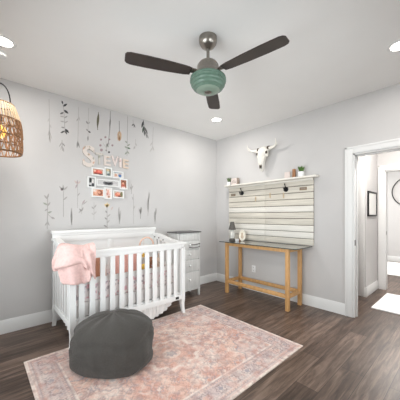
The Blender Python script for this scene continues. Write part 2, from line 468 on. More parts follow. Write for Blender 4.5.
# ------------------------------------------------------------------ rug
def rug():
    x0, x1, y0, y1 = -3.19, -1.14, -2.278, -.798
    nx, ny = 330, 240
    cx, cy = (x0+x1)/2, (y0+y1)/2; hx, hy = (x1-x0)/2, (y1-y0)/2
    xs = np.linspace(x0, x1, nx+1); ys = np.linspace(y0, y1, ny+1)
    X, Y = np.meshgrid(xs, ys, indexing='ij')
    rng = np.random.RandomState(3)
    def vnoise(freq, seed):
        r = np.random.RandomState(seed); gx = int(freq*2)+4; gy = int(freq*1.5)+4
        g = r.rand(gx, gy)
        u = (X-x0)/(x1-x0)*freq*1.38; v = (Y-y0)/(y1-y0)*freq
        u = np.clip(u, 0, gx-1.001); v = np.clip(v, 0, gy-1.001)
        i = u.astype(int); j = v.astype(int); fu = u-i; fv = v-j
        fu = fu*fu*(3-2*fu); fv = fv*fv*(3-2*fv)
        i1 = np.minimum(i+1, gx-1); j1 = np.minimum(j+1, gy-1)
        return (g[i, j]*(1-fu)+g[i1, j]*fu)*(1-fv)+(g[i, j1]*(1-fu)+g[i1, j1]*fu)*fv
    def fbm(f, seed): return (vnoise(f, seed)+.5*vnoise(f*2, seed+1)+.25*vnoise(f*4, seed+2))/1.75
    def lin(c): return np.array(s2l(c))
    C = np.zeros(X.shape+(3,))
    salmon, cream, deep = lin((216, 182, 168)), lin((225, 211, 202)), lin((196, 144, 130))
    blue, mauve, dark = lin((148, 144, 152)), lin((202, 184, 181)), lin((128, 112, 113))
    C[:] = salmon
    def blend(mask, col, a=1.0):
        w = np.clip(mask, 0, 1)[..., None]*a
        C[:] = C*(1-w)+col*w
    ax, ay = np.abs(X-cx), np.abs(Y-cy)
    # blotchy worn field
    blend(np.clip((fbm(7, 11)-.48)*6, 0, 1), cream, .75)
    blend(np.clip((fbm(5, 31)-.52)*7, 0, 1), deep, .6)
    # arabesque scrolls, mirrored four ways
    def scroll(f1, f2, ph, w):
        s = np.sin(f1*ax+1.6*np.sin(f2*ay+ph))*np.cos(f1*ay+1.6*np.sin(f2*ax+ph*1.7))
        return np.clip(1-np.abs(s)/w, 0, 1)
    blend(scroll(26, 17, .4, .22)*(fbm(9, 5) > .42), deep, .5)
    blend(scroll(38, 23, 1.9, .2)*(fbm(12, 15) > .46), blue, .5)
    blend(scroll(31, 29, 3.1, .16)*(fbm(14, 25) > .45), cream, .6)
    # repeated rosettes in the field
    px, py = .171, .164
    qx = (ax+px/2) % px-px/2; qy = (ay+py/2) % py-py/2
    rr = np.hypot(qx, qy); th = np.arctan2(qy, qx)
    par = ((np.floor((ax+px/2)/px)+np.floor((ay+py/2)/py)) % 2)
    pet = .034+.009*np.cos(6*th)
    blend((rr < pet)*(rr > pet-.012), blue, .55); blend((rr < .016), np.where(par[..., None] > 0, deep, cream), .7)
    blend((np.abs(rr-.055-.008*np.cos(8*th)) < .005), dark, .35)
    # centre medallion and two pendants
    def medal(mx, my, s, k_=1.3):
        r = np.hypot((X-mx)/1.15, Y-my)/s; t = np.arctan2(Y-my, (X-mx)/1.15)
        edge = 1+.07*np.cos(12*t)
        blend((r < edge), deep, .3)
        blend((np.abs(r-edge*.93) < .045), blue, .5*k_)
        blend((np.abs(r-edge*.72) < .05), cream, .7)
        blend((r < .5+.06*np.cos(8*t)), salmon, .6); blend((np.abs(r-.45-.06*np.cos(8*t)) < .04), blue, .5*k_)
        blend((r < .25), cream, .6); blend((r < .14+.03*np.cos(6*t)), blue, .6)
    medal(cx, cy, .30, .6)
    for s_ in (-1, 1): medal(cx+s_*.55, cy, .115); medal(cx+s_*.78, cy, .06)
    # corner spandrels
    d1 = np.hypot((hx-.22-ax), (hy-.22-ay))
    sp = d1 < .34+.02*np.cos(14*np.arctan2(hy-.22-ay, hx-.22-ax))
    blend(sp*(fbm(14, 45) > .4), mauve, .5)
    blend((np.abs(d1-.34-.02*np.cos(14*np.arctan2(hy-.22-ay, hx-.22-ax))) < .008), blue, .6)
    # borders
    e = np.minimum(hx-ax, hy-ay)
    run = np.where((hx-ax) < (hy-ay), ay, ax)
    B = e < .225
    blend(B, mauve)
    blend(B*np.clip((fbm(8, 61)-.5)*6, 0, 1), cream, .5)
    mid = .125
    p = .154; q = (run+p/2) % p-p/2; k = np.floor((run+p/2)/p) % 2
    r2 = np.hypot(q, e-mid); t2 = np.arctan2(e-mid, q)
    blend(B*(np.abs(r2-.038-.007*np.cos(7*t2)) < .006), dark, .55)
    blend(B*(r2 < .02+.004*np.cos(5*t2)), np.where(k[..., None] > 0, salmon, blue), .75)
    vine = e-mid-.028*np.sin(2*PI*run/p*2)
    blend(B*(np.abs(vine) < .006)*(r2 > .046), blue, .5)
    lf = np.abs(np.sin(2*PI*run/p*3))*np.clip(1-np.abs(np.abs(e-mid)-.042)/.014, 0, 1)
    blend(B*(lf > .35), dark, .26)
    for (a, b_, c, w) in ((.215, .228, cream, .9), (.203, .209, dark, .4), (.185, .203, salmon, .7), (.046, .062, salmon, .65), (.04, .046, dark, .4), (.0, .022, cream, 1.0), (.022, .026, salmon, .6)):
        blend((e >= a)*(e < b_), c, w)
    sm = np.abs(np.sin(run*2*PI/.045))
    blend((e > .186)*(e < .202)*(sm > .7), blue, .6); blend((e > .047)*(e < .061)*(sm > .7), blue, .5)
    # overall wear
    blend(np.clip((fbm(22, 71)-.5)*5, 0, 1), cream, .35)
    blend(np.clip((fbm(34, 81)-.53)*7, 0, 1), lin((158, 132, 130)), .45)
    blend(np.clip((fbm(28, 91)-.55)*8, 0, 1), lin((202, 152, 138)), .35)
    C *= (0.95+.1*rng.rand(*X.shape))[..., None]
    mb = MB()
    me = bpy.data.meshes.new('area_rug')
    th_ = .009
    verts = [(X[i, j]-cx, Y[i, j]-cy, th_) for i in range(nx+1) for j in range(ny+1)]
    cols = C.reshape(-1, 3).tolist()
    faces = [(i*(ny+1)+j, (i+1)*(ny+1)+j, (i+1)*(ny+1)+j+1, i*(ny+1)+j+1) for i in range(nx) for j in range(ny)]
    # sides and underside
    ring = [(i, 0) for i in range(nx+1)]+[(nx, j) for j in range(1, ny+1)]+[(i, ny) for i in range(nx-1, -1, -1)]+[(0, j) for j in range(ny-1, 0, -1)]
    low = []
    for (i, j) in ring:
        low.append(len(verts)); verts.append((X[i, j]-cx, Y[i, j]-cy, 0.0005)); cols.append(s2l((200, 182, 172)))
    nR = len(ring)
    for a in range(nR):
        i, j = ring[a]; i2, j2 = ring[(a+1) % nR]
        faces.append((i*(ny+1)+j, low[a], low[(a+1) % nR], i2*(ny+1)+j2))
    faces.append(low[::-1])
    me.from_pydata(verts, [], faces)
    at = me.color_attributes.new('pattern', 'FLOAT_COLOR', 'POINT')
    flat = np.ones((len(verts), 4)); flat[:, :3] = np.array(cols)
    at.data.foreach_set('color', flat.ravel())
    me.materials.append(attr_mat('woven_rug', .95, .10, 90, .25, 300))
    o = bpy.data.objects.new('area_rug', me); COL.objects.link(o); o.location = (cx, cy, 0)
    tag(o, 'large faded pink oriental rug with grey-mauve border on the dark plank floor', 'rug')
rug()
RUGZ = .009

# ------------------------------------------------------------------ crib
def pillow_shape(mb, c, w, h, t, rot, n=14):
    c = Vector(c)
    for s in (1, -1):
        def f(u, v):
            a, b = 2*u-1, 2*v-1
            k = max(0, (1-abs(a)**2.6)*(1-abs(b)**2.6))**.5
            pin = 1-.10*(abs(a)*abs(b))**1.0+0
            return c + rot @ Vector((a*w/2*(1-.06*(1-b*b)*0), s*(t/2*k+.002), b*h/2*(1-.0*a*a)))*1
        mb.grid(f, n, n)
    return mb

CX0, CX1, CYF, CYB = -2.845, -1.478, -.87, -.115
crib = thing('baby_crib', 'white slatted baby crib with solid curved-side back panel against the decal wall', 'crib', ((CX0+CX1)/2, (CYF+CYB)/2, 0))
# back panel with cap moulding and two recessed fields
bp = MB()
bp.box(CX0+.0, CX1-.012, -.150, -.125, .24, 1.06, .003)
bp.box(CX0-.012, CX1-.002, -.172, -.108, 1.055, 1.095, .010)
bp.box(CX0+.005, CX1-.017, -.165, -.115, 1.031, 1.057, .006)
for x0, x1 in ((CX0+.01, CX0+.07), (CX1-.10, CX1-.04), ((CX0+CX1)/2-.045, (CX0+CX1)/2+.015)):
    bp.box(x0, x1, -.160, -.148, .381, .959, .003)
bp.box(CX0+.01, CX1-.04, -.161, -.148, .96, 1.033, .003).box(CX0+.01, CX1-.04, -.161, -.148, .30, .38, .003)
obj('back_panel', bp, M_white, crib)
# legs: square post, flared sabre foot
def leg(x, y, ztop, fx, fy):
    rings = []
    for z, o, s in ((0.0, .012, .018), (.04, .006, .018), (.09, .000, .020), (.14, -.003, .023), (.19, 0, .026), (.24, 0, .026), (ztop, 0, .026)):
        px, py = x+fx*o, y+fy*o
        rings.append([(px-s, py-s, z), (px+s, py-s, z), (px+s, py+s, z), (px-s, py+s, z)])
    return MB().loft(rings)
LFX, RFX = CX0+.026, CX1-.026
for x, fx in ((LFX, -1), (RFX, 1)):
    lz = leg(x, CYF+.026, .86, fx, -1)
    if True:
        for v in lz.bm.verts: 
            if v.co.z < RUGZ+.002: v.co.z = RUGZ + .0005
    obj('leg', lz, M_white, crib)
    obj('leg', leg(x+(.0 if fx < 0 else -.02), -.14, .98, fx, 0), M_white, crib)
# front rails
fr = MB().box(CX0+.02, CX1-.02, CYF+.006, CYF+.046, .845, .905, .004)
fr.box(CX0-.015, CX1+.018, CYF-.012, CYF+.062, .898, .925, .008)
fr.box(CX0+.01, CX1-.01, CYF-.003, CYF+.05, .885, .902, .005)
obj('front_top_rail', fr, M_white, crib)
brl = obj('front_bottom_rail', MB().box(CX0+.04, CX1-.04, CYF+.006, CYF+.046, .19, .25, .004), M_white, crib)
obj('maker_plate', MB().box(-1.625, -1.575, CYF+.0035, CYF+.0065, .205, .235, .001), M_dark, brl, label='small dark metal plate')
for k in range(12):
    x = -2.737+.1022*k
    obj('front_slat', MB().box(x-.027, x+.027, CYF+.016, CYF+.034, .245, .85, .004), M_white, crib)
# side panels
prof = [(-.115, 1.0), (-.2, 1.006), (-.30, 1.0), (-.40, .984), (-.50, .962), (-.60, .943), (-.70, .932), (CYF, .925)]
poly = [(y, z) for y, z in prof]+[(y, z-.075) for y, z in prof[::-1]]
cap_p = [(y, z+.004) for y, z in prof]+[(y, z-.022) for y, z in prof[::-1]]
for sx, xc in ((-1, LFX), (1, RFX-.012)):
    obj('side_top_rail', MB().prism(poly, 'x', xc-.016, xc+.016).prism(cap_p, 'x', xc-.034, xc+.034), M_white, crib, angle=50)
    obj('side_bottom_rail', MB().box(xc-.016, xc+.016, CYF+.05, -.15, .19, .25, .004), M_white, crib)
    for k in range(6):
        y = -.215-.098*k
        obj('side_slat', MB().box(xc-.009, xc+.009, y-.024, y+.024, .245, .945-.008*k, .004), M_white, crib)
    for y, z in ((-.22, .955), (-.33, .948), (-.44, .925)):
        bc = MB().tube([(xc-sx*.015, y, z), (xc-sx*.021, y, z)], .010, 10)
        obj('bolt_cap', bc, M_dark, crib, label='small dark bolt cap')
# mattress platform seen below
obj('mattress_support', MB().box(CX0+.05, CX1-.055, CYF+.05, -.155, .245, .262), M_white, crib)

mt = MB().box(CX0+.058, CX1-.066, CYF+.062, -.168, .264, .405, .03)
tag(obj('crib_mattress', mt, M_sheet, loc=((CX0+CX1)/2, -.5, .263)), 'thin mattress in a grey striped sheet lying inside the white crib', 'mattress')

# padded liner round the inside of the slats
ln = thing('crib_liner', 'padded floral crib liner with white top band, tied inside the crib slats', 'crib liner', ((CX0+CX1)/2, -.5, .40))
def liner_panel(p0, p1, z0, z1, t=.016, ruff=.0):
    p0, p1 = Vector(p0), Vector(p1); d = (p1-p0); L_ = d.length; d.normalize(); nrm = Vector((-d.y, d.x, 0))
    mb = MB(); n = int(L_/.02)
    for s in (0, 1):
        mb.grid(lambda u, v: p0 + d*(u*L_) + nrm*(s*t + .004*math.sin(u*L_*60+s)*math.sin(v*PI)) + Vector((0, 0, z0+(z1-z0)*v + (ruff*math.sin(u*L_*2*PI/.104) if v > .5 else 0))), n, 4)
    return mb
ix0, ix1, iy0, iy1 = CX0+.062, CX1-.068, CYF+.062, -.175
for a, b_ in (((ix0, iy0+.018, 0), (ix1, iy0+.018, 0)), ((ix0+.016, iy1, 0), (ix0+.016, iy0+.04, 0)), ((ix1, iy0+.04, 0), (ix1, iy1, 0)), ((ix1, iy1-.016, 0), (ix0, iy1-.016, 0))):
    a = (a[0], a[1], 0); b_ = (b_[0], b_[1], 0)
    obj('floral_panel', liner_panel(a, b_, .41, .578), M_floral, ln)
    obj('top_band', liner_panel(a, b_, .579, .630, .018, .006), M_skirt, ln, label='white quilted band')

# bed skirt hanging below the crib rails
def skirt_sheet(p0, p1, ztop, hem, amp=.012, wl=.06):
    p0, p1 = Vector(p0), Vector(p1); d = (p1-p0); L_ = d.length; d.normalize(); nrm = Vector((-d.y, d.x, 0))
    mb = MB(); n = int(L_/.009)
    def f(u, v, off=0):
        s = u*L_
        h = hem(s, L_)
        a = amp*(1-v*.75)*(math.sin(2*PI*s/wl+.8*math.sin(s*9))+.4*math.sin(2*PI*s/wl*2.3+1))
        return p0 + d*s + nrm*(a+off) + Vector((0, 0, h+(ztop-h)*v))
    g1 = lambda u, v: f(u, v); g2 = lambda u, v: f(u, v, .003)
    mb.grid(g1, n, 8); mb.grid(g2, n, 8)
    return mb
sk = thing('crib_skirt', 'white ruffled crib skirt swagging below the bottom rails to the floor', 'bed skirt', ((CX0+CX1)/2, -.5, .24))
def hem_front(s, L_):
    r = L_-s
    base_ = .022+.008*math.sin(s*22)
    return base_ + (.19*max(0, 1-r/.36)**1.35 if r < .36 else 0)
obj('front_flounce', skirt_sheet((CX0+.055, CYF+.072, 0), (CX1-.06, CYF+.072, 0), .243, hem_front), M_skirt, sk)
obj('side_flounce', skirt_sheet((CX0+.075, -.17, 0), (CX0+.075, CYF+.09, 0), .243, lambda s, L_: .115-.09*min(1, s/L_*1.25)+.012*abs(math.sin(s*20)), .010, .07), M_skirt, sk)
obj('side_flounce', skirt_sheet((CX1-.085, CYF+.09, 0), (CX1-.085, -.17, 0), .243, lambda s, L_: .17-.09*s/L_, .010, .07), M_skirt, sk)

# cushions and toys lying in the crib
def rz(a): return Matrix.Rotation(a, 3, 'Z')
def rx(a): return Matrix.Rotation(a, 3, 'X')
o = obj('cushion', pillow_shape(MB(), (-1.99, -.275, .605), .36, .38, .11, rx(-.22)), M_pinkpillow, loc=(-1.99, -.275, .42), angle=80)
tag(o, 'square pink cushion leaning on the crib back panel, middle of the crib', 'cushion', 'cushions in the crib')
o = obj('cushion', pillow_shape(MB(), (-2.575, -.60, .640), .42, .46, .12, rz(.35) @ rx(-.10)), M_rust, loc=(-2.575, -.60, .41), angle=80)
tag(o, 'rust-coloured cushion standing in the crib corner under the pink blanket', 'cushion', 'cushions in the crib')

ar = thing('toy_arch', 'pale wooden toy arch with mustard hanging toys standing in the crib', 'toy arch', (-1.83, -.50, .405))
pts = [(-1.93, -.5, .41)]+[(-1.83-.10*math.cos(a), -.5, .885+.095*math.sin(a)) for a in [i*PI/14 for i in range(15)]]+[(-1.73, -.5, .41)]
obj('arch', MB().tube(pts, .011, 8), M_archwood, ar)
for x, zt, zs in ((-1.872, .96, (.745, .605)), ):
    obj('cord', MB().tube([(x, -.5, zt), (x, -.5, .6)], .0018, 6), M_toycream, ar)
star = MB(); st = []
for i in range(10):
    r = .032 if i % 2 == 0 else .016
    st.append((-1.872+r*math.sin(i*PI/5), .75+r*math.cos(i*PI/5)))
star.prism(st, 'y', -.51, -.49); obj('hanging_star', star, M_yellow, ar)
obj('hanging_ball', MB().sphere((-1.872, -.5, .60), .042), M_yellow, ar)

def toy(label, x, y, z, m, s=1.0, ears='round', st=1.0):
    t = thing('stuffed_toy', label, 'soft toy', (x, y, z), 'soft toys in the crib')
    body = MB().sphere((x, y, z+.085*s*st), .062*s, .055*s, .085*s*st)
    for sx in (-1, 1):
        body.sphere((x+sx*.06*s, y-.02*s, z+.10*s*st), .022*s, .022*s, .05*s*st)
        body.sphere((x+sx*.04*s, y-.06*s, z+.028*s*st), .026*s, .05*s, .026*s)
    obj('body', body, m, t)
    obj('head', MB().sphere((x, y-.005, z+.205*s*st), .055*s, .05*s, .06*s*st), m, t)
    for sx in (-1, 1):
        e = MB()
        if ears == 'round': e.sphere((x+sx*.042*s, y, z+.25*s*st), .02*s, .012*s, .02*s)
        else: e.sphere((x+sx*.025*s, y, z+.285*s*st), .014*s, .01*s, .05*s)
        obj('ear', e, m, t)
    f = MB().sphere((x, y-.054*s, z+.195*s*st), .008*s)
    for sx in (-1, 1): f.sphere((x+sx*.02*s, y-.05*s, z+.215*s*st), .006*s)
    obj('face', f, M_dark, t, label='dark eyes and nose')
toy('brown stuffed toy with round ears sitting in the crib right of the mustard ball', -1.735, -.40, .408, M_toybrown, .82, 'round', 1.35)
toy('cream stuffed toy with upright ears sitting at the dresser end of the crib', -1.60, -.40, .408, M_toycream, .72, 'long', 1.45)

# knitted blanket thrown over the front left corner
def blanket():
    t = thing('baby_blanket', 'soft pink folded blanket thrown over the front left corner of the crib', 'blanket', (-2.77, CYF+.02, .93))
    # path of the rail tops round the corner: along the end rail, then along the front rail
    xe, yf = LFX, CYF+.026
    R = .05
    def path(u, ue, uf):
        L1, L2, L3 = ue, R*PI/2, uf
        s_ = u*(L1+L2+L3)
        if s_ < L1: return Vector((xe, yf+R+L1-s_, 0)), Vector((-1, 0, 0)), s_-L1
        if s_ < L1+L2:
            a = (s_-L1)/R; return Vector((xe+R-R*math.cos(a), yf+R-R*math.sin(a), 0)), Vector((-math.cos(a), -math.sin(a), 0)), 0
        k = s_-L1-L2
        return Vector((xe+R+k, yf, 0)), Vector((0, -1, 0)), k
    def layer(name, ue, uf, drop, off, bulk, seed):
        rnd = random.Random(seed); ph = [rnd.random()*6.28 for _ in range(8)]
        nu, nv = 64, 46
        def f(u, v, o):
            c, n, sgn = path(u, ue, uf)
            D = drop(u)
            # lengthwise: inside fall, over the rail, outside fall
            if v < .22: q = v/.22; out = -.062-.012*math.sin(q*3); z = .80+.11*q
            elif v < .48:
                q = (v-.22)/.26; a = PI*(1-q)
                out = .062*math.cos(a)+.004; z = .912+.058*math.sin(a)
            else:
                q = (v-.48)/.52
                out = .066+bulk*math.sin(PI*min(1, q*.92))**.8+.012*q; z = .912-D*q
            q = max(0, (v-.40)/.60)
            w = q*(.014*math.sin(u*19+ph[0]+2.5*v)+.010*math.sin(u*37+ph[1]-4*v))+.006*math.sin(u*27-v*9+ph[5])+.006*math.sin(u*9+v*11+ph[2])
            dz = .010*math.sin(u*11+ph[3])*math.sin(PI*v)+.007*math.sin(v*19+u*7+ph[4])*q
            return c+n*(out+off*(.4+.6*q)+o*(1 if v > .3 else -.3)+w)+Vector((0, 0, z+dz+(off*.5+o*.7 if .2 < v < .55 else 0)))
        th = .020
        mb = MB()
        # one closed shell: outer side, then back along the inner side, rounded hem
        cols_ = []
        for i in range(nu+1):
            u = i/nu
            outer = [f(u, j/nv, th) for j in range(nv+1)]; inner = [f(u, j/nv, 0) for j in range(nv+1)]
            tip = (outer[-1]+inner[-1])/2+Vector((0, 0, -.011)); tail = (outer[0]+inner[0])/2+Vector((0, 0, -.011))
            cols_.append(outer+[tip]+inner[::-1]+[tail])
        mb.loft(cols_)
        obj(name, mb, M_blanket, t, angle=85)
    layer('lower_fold', .10, .105, lambda u: .12+.155*max(0, min(1, (u-.22)/.2))-.05*max(0, (u-.75)/.25), .0, .014, 3)
    layer('upper_fold', .145, .128, lambda u: .125+.03*math.sin(u*7)+.10*max(0, (u-.62)/.38), .024, .016, 11)
blanket()

# ------------------------------------------------------------------ bean bag
def bean_bag():
    cx, cy = -2.580, -1.240
    mb = MB(); n, m = 96, 44
    prof_ = [(.001, .012), (.20, .011), (.285, .012), (.322, .028), (.338, .068), (.346, .128), (.349, .190), (.342, .245), (.318, .298), (.27, .342), (.205, .374), (.13, .394), (.06, .403), (.012, .402)]
    def P(k):
        i = min(int(k), len(prof_)-2); f = k-i
        p0 = prof_[max(i-1, 0)]; p1 = prof_[i]; p2 = prof_[i+1]; p3 = prof_[min(i+2, len(prof_)-1)]
        def cr(a, b, c, d): return .5*((2*b)+(c-a)*f+(2*a-5*b+4*c-d)*f*f+(-a+3*b-3*c+d)*f**3)
        return cr(p0[0], p1[0], p2[0], p3[0]), cr(p0[1], p1[1], p2[1], p3[1])
    rings = []
    for j in range(m+1):
        t = j/m*(len(prof_)-1); r, z = P(t); r = max(r, .001); z = max(z, .0105)
        ring = []
        for k in range(n):
            a = 2*PI*k/n
            h = z/.403
            top = max(0, (h-.55)/.45)
            # soft gathers radiating from the crown, sag at the base
            g = -.014*top*(.5+.5*math.cos(9*a+1.5*math.sin(2*a)))*min(1, r/.1)
            crease = -.016*math.exp(-((h-.60-.05*math.sin(a*2+.6)-.03*math.sin(5*a))/.055)**2)
            fold = .008*math.sin(5*a+6*h)*math.sin(PI*min(1, h*1.1))+.004*math.sin(17*a+4*math.sin(3*a)+5*h)*math.sin(PI*min(1, h))-.010*math.exp(-((h-.34-.10*math.sin(a-.6)-.04*math.sin(4*a))/.035)**2)+.006*math.sin(11*a-9*h)*(1-h)*min(1, r/.2)*(1 if h > .08 else .3)
            lump = .006*math.cos(2*a-.5)*math.sin(PI*h)+.010*math.sin(PI*h)*math.sin(3*a+1)+math.exp(-((h-.16)/.24)**2)*(.050*max(0, math.cos(a-4.85))**4+.022*max(0, math.cos(a-3.2))**8-.012*max(0, math.cos(a-3.98))**8)
            rr = r+(crease+fold+lump)*min(1, r/.12)
            zz = z+(g+.012*math.cos(a+2.2)*top) if h > .1 else z
            ring.append((cx+rr*math.cos(a), cy+rr*math.sin(a), max(zz, .0102)))
        rings.append(ring)
    mb.loft(rings)
    t = thing('bean_bag', 'round charcoal grey fabric bean bag pouf on the pink rug before the crib', 'bean bag', (cx, cy, RUGZ))
    obj('cover', mb, M_bag, t, angle=80)
    # stitched seam curving up over one side
    def surf(a, h_t):
        j = h_t*(m); i = int(j); return Vector(rings[i][int(round(a/(2*PI)*n)) % n])
    pts = []
    for q in range(0, 12):
        a = (4.45+.06*q) % (2*PI); i = 8+int(q*.9)
        pts.append(Vector(rings[i][int(round(a/(2*PI)*n)) % n]))
    obj('seam', MB().tube(pts, .004, 6), M_bag, t)
bean_bag()

# ------------------------------------------------------------------ tall narrow dresser
def dresser():
    x0, x1, yf, yb, zt = -1.270, -.818, -.436, -.175, 1.0
    t = thing('narrow_dresser', 'tall narrow whitewashed chest of five drawers with dark grey top in the corner', 'dresser', ((x0+x1)/2, (yf+yb)/2, 0))
    body = MB().box(x0+.012, x1-.012, yf+.014, yb, .125, zt, .003)
    body.box(x0+.004, x0+.03, yf+.004, yf+.03, .12, zt, .003).box(x1-.03, x1-.004, yf+.004, yf+.03, .12, zt, .003)
    body.box(x0+.012, x1-.012, yf+.006, yf+.03, .10, .132, .003)
    obj('carcass', body, M_whitewood, t)
    obj('top', MB().box(x0-.014, x1+.012, yf-.012, yb+.004, zt, zt+.018, .005), M_greytop, t, label='dark grey top board')
    for x in (x0+.024, x1-.024):
        for y, fy in ((yf+.024, -1), (yb-.024, 0)):
            r = []
            for z, s, o in ((0, .013, .008), (.05, .015, .003), (.12, .021, 0)):
                r.append([(x-s, y-s+fy*o, z), (x+s, y-s+fy*o, z), (x+s, y+s+fy*o, z), (x-s, y+s+fy*o, z)])
            obj('leg', MB().loft(r), M_whitewood, t)
    zs = [.992, .874, .735, .58, .393, .135]
    for k in range(5):
        a, b_ = zs[k+1], zs[k]
        dr = obj('drawer', MB().box(x0+.034, x1-.034, yf-.002, yf+.02, a+.008, b_-.004, .004), M_whitewood, t)
        if k > 0:
            zc = (a+b_)/2+.01; xc = (x0+x1)/2-.01
            kb = MB().tube([(xc, yf-.001, zc), (xc, yf-.02, zc)], .008, 10); kb.sphere((xc, yf-.028, zc), .017)
            obj('knob', kb, M_pot, dr, label='round white knob')
    return (x0+x1)/2-.01, yf-.028
kx, ky = dresser()
gl = MB()
for sgn, n_, drop in ((1, 17, .016), (1, 19, .064)):
    for i in range(n_):
        u = i/(n_-1)
        x = kx+.004+u*.205; z = .840-drop-(.012*math.sin(PI*u))
        gl.sphere((x, -.4475, z), .0085, n=8, m=6)
gl.tube([(kx+.004+u*.205, -.4475, .824-.012*math.sin(PI*u)) for u in [i/20 for i in range(21)]], .002, 6)
gl.tube([(kx+.004+u*.205, -.4475, .776-.012*math.sin(PI*u)) for u in [i/20 for i in range(21)]], .002, 6)
gl.tube([(kx+.004, -.4475, .824), (kx+.004, -.4475, .776)], .002, 6); gl.tube([(kx+.209, -.4475, .824), (kx+.209, -.4475, .776)], .002, 6)
tag(obj('bead_garland', gl, M_bead, loc=(kx, -.4475, .80)), 'string of small grey beads looped across the second drawer of the white dresser', 'garland')

# ------------------------------------------------------------------ plank coat rack with shelf on the right wall
def rack():
    y0, y1, z0, z1 = -1.895, -.348, .847, 1.79
    t = thing('plank_wall_rack', 'whitewashed plank wall rack with top shelf and two black hooks above the console table', 'wall rack', (0, (y0+y1)/2, (z0+z1)/2))
    pl = MB(); n = 10; h = (z1-z0)/n
    rnd = random.Random(4)
    pl.mi = 2; pl.box(-.016, -.001, y0+.004, y1-.004, z0+.004, z1)
    ym = -1.118
    tone = [1, 1, 1, 1, 0, 1, 1, 0, 0, 1]
    for k in range(n):
        a = z1-h*(k+1); b_ = z1-h*k
        for (p, q) in ((y0, ym-.001), (ym+.001, y1)):
            pl.mi = tone[k]
            pl.box(-.030-rnd.random()*.003, -.010, p, q, a+.0045, b_-.0045, .002)
    panel = obj('plank_panel', pl, [M_plank_w, M_plank_c, M_plank_d], t)
    sh = MB().box(-.135, -.001, -1.965, -.325, 1.792, 1.818, .004)
    sh.box(-.05, -.030, y0, y1, 1.765, 1.793, .003)
    obj('shelf', sh, M_plank_w, t)
    hp = MB().box(-.052, -.0335, -1.90, -1.875, z0, z1-.002, .002)
    for y in (-.661, -1.493):
        hk = MB().lathe([(.001, 0), (.034, .001), (.036, .004), (.03, .008), (.001, .009)], (0, 0, 0), 20)
        for v in hk.bm.verts: v.co = Vector((-.033-v.co.z, y+v.co.x, 1.662+v.co.y))
        hk.tube([(-.04, y, 1.65), (-.07, y, 1.632), (-.095, y, 1.64), (-.10, y, 1.668)], [.009, .008, .008, .009], 8)
        hk.sphere((-.10, y, 1.675), .014)
        hk.tube([(-.04, y, 1.68), (-.06, y, 1.70), (-.075, y+.002, 1.735)], [.008, .006, .007], 8)
        hk.sphere((-.075, y+.002, 1.74), .011)
        obj('hook', hk, M_black, t, label='black iron coat hook')
    for y, z in ((-.456, 1.642), (-1.754, 1.653)):
        lb = MB().box(-.038, -.033, y-.052, y+.052, z-.020, z+.020, .002)
        lb.mi = 1; lb.box(-.0395, -.037, y-.040, y+.040, z-.010, z+.012)
        obj('label_holder', lb, [M_brass, M_greybrown], t, label='brass label holder')
    for y, z in ((-1.87, 1.70), (-1.87, .90)):
        pass
rack()
for (y, z, lab) in ((-.944, 1.545, 'small wooden clothespin on the plank rack, nearest the room corner'), (-1.219, 1.59, 'small wooden clothespin on the plank rack, middle of the three pins'), (-1.452, 1.575, 'small wooden clothespin on the plank rack, nearest the doorway')):
    c = thing('clothespin', lab, 'clothespin', (-.036, y, z), 'clothespins on the plank rack')
    obj('jaw', MB().box(-.042, -.0345, y-.008, y-.001, z-.04, z+.04, .001), M_pin, c)
    obj('jaw', MB().box(-.042, -.0345, y+.001, y+.008, z-.04, z+.04, .001), M_pin, c)
    obj('spring', MB().tube([(-.0435, y-.010, z+.006), (-.0435, y+.010, z+.006)], .003, 8), M_nickel, c)

# shelf things (shelf top z = 1.818)
SZ = 1.818
def potted(label, x, y, z, s, h, lm, tall):
    t = thing('potted_plant', label, 'plant', (x, y, z), 'small potted plants on the shelf')
    pt = MB().box(x-s, x+s, y-s, y+s, z, z+h, .006)
    obj('pot', pt, M_pot, t)
    obj('soil', MB().box(x-s+.006, x+s-.006, y-s+.006, y+s-.006, z+h-.004, z+h+.003), M_soil, t)
    f = MB(); rnd = random.Random(int(abs(y)*1000))
    for k in range(90):
        a = rnd.random()*2*PI; r0 = s*.75*math.sqrt(rnd.random()); L_ = tall*(.6+.4*rnd.random()); lean = (.25+.55*rnd.random())*r0/s
        bx, by = x+r0*math.cos(a), y+r0*math.sin(a)
        tx, ty = bx+lean*L_*math.cos(a), by+lean*L_*math.sin(a)
        w = .0035+.003*rnd.random(); pa = rnd.random()*PI; wx, wy = w*math.cos(pa), w*math.sin(pa)
        mx_, my_ = (bx+tx)/2-.1*L_*lean*math.cos(a), (by+ty)/2-.1*L_*lean*math.sin(a)
        z0 = z+h; 
        f.loft([[(bx-wx, by-wy, z0), (bx+wx, by+wy, z0), (bx+wy*.3, by-wx*.3, z0)],
                [(mx_-wx, my_-wy, z0+L_*.55), (mx_+wx, my_+wy, z0+L_*.55), (mx_+wy*.3, my_-wx*.3, z0+L_*.55)],
                [(tx-.0005, ty, z0+L_), (tx+.0005, ty, z0+L_), (tx, ty+.0005, z0+L_)]])
    obj('foliage', f, lm, t)
potted('small dusty green plant in a white pot at the corner end of the rack shelf', -.075, -.395, SZ, .030, .062, M_leafd, .085)
potted('bright green grassy plant in a white square pot at the doorway end of the shelf', -.075, -1.745, SZ, .033, .075, M_leaf, .085)
sg = thing('block_sign', 'small cream block sign with grey lettering beside the dusty green plant on the shelf', 'sign', (-.07, -.50, SZ))
obj('board', MB().box(-.085, -.045, -.580, -.452, SZ, SZ+.115, .002), M_card, sg)
obj('end_board', MB().box(-.090, -.040, -.600, -.581, SZ, SZ+.118, .002), M_greybrown, sg, label='grey-brown wooden end piece')
tx = MB()
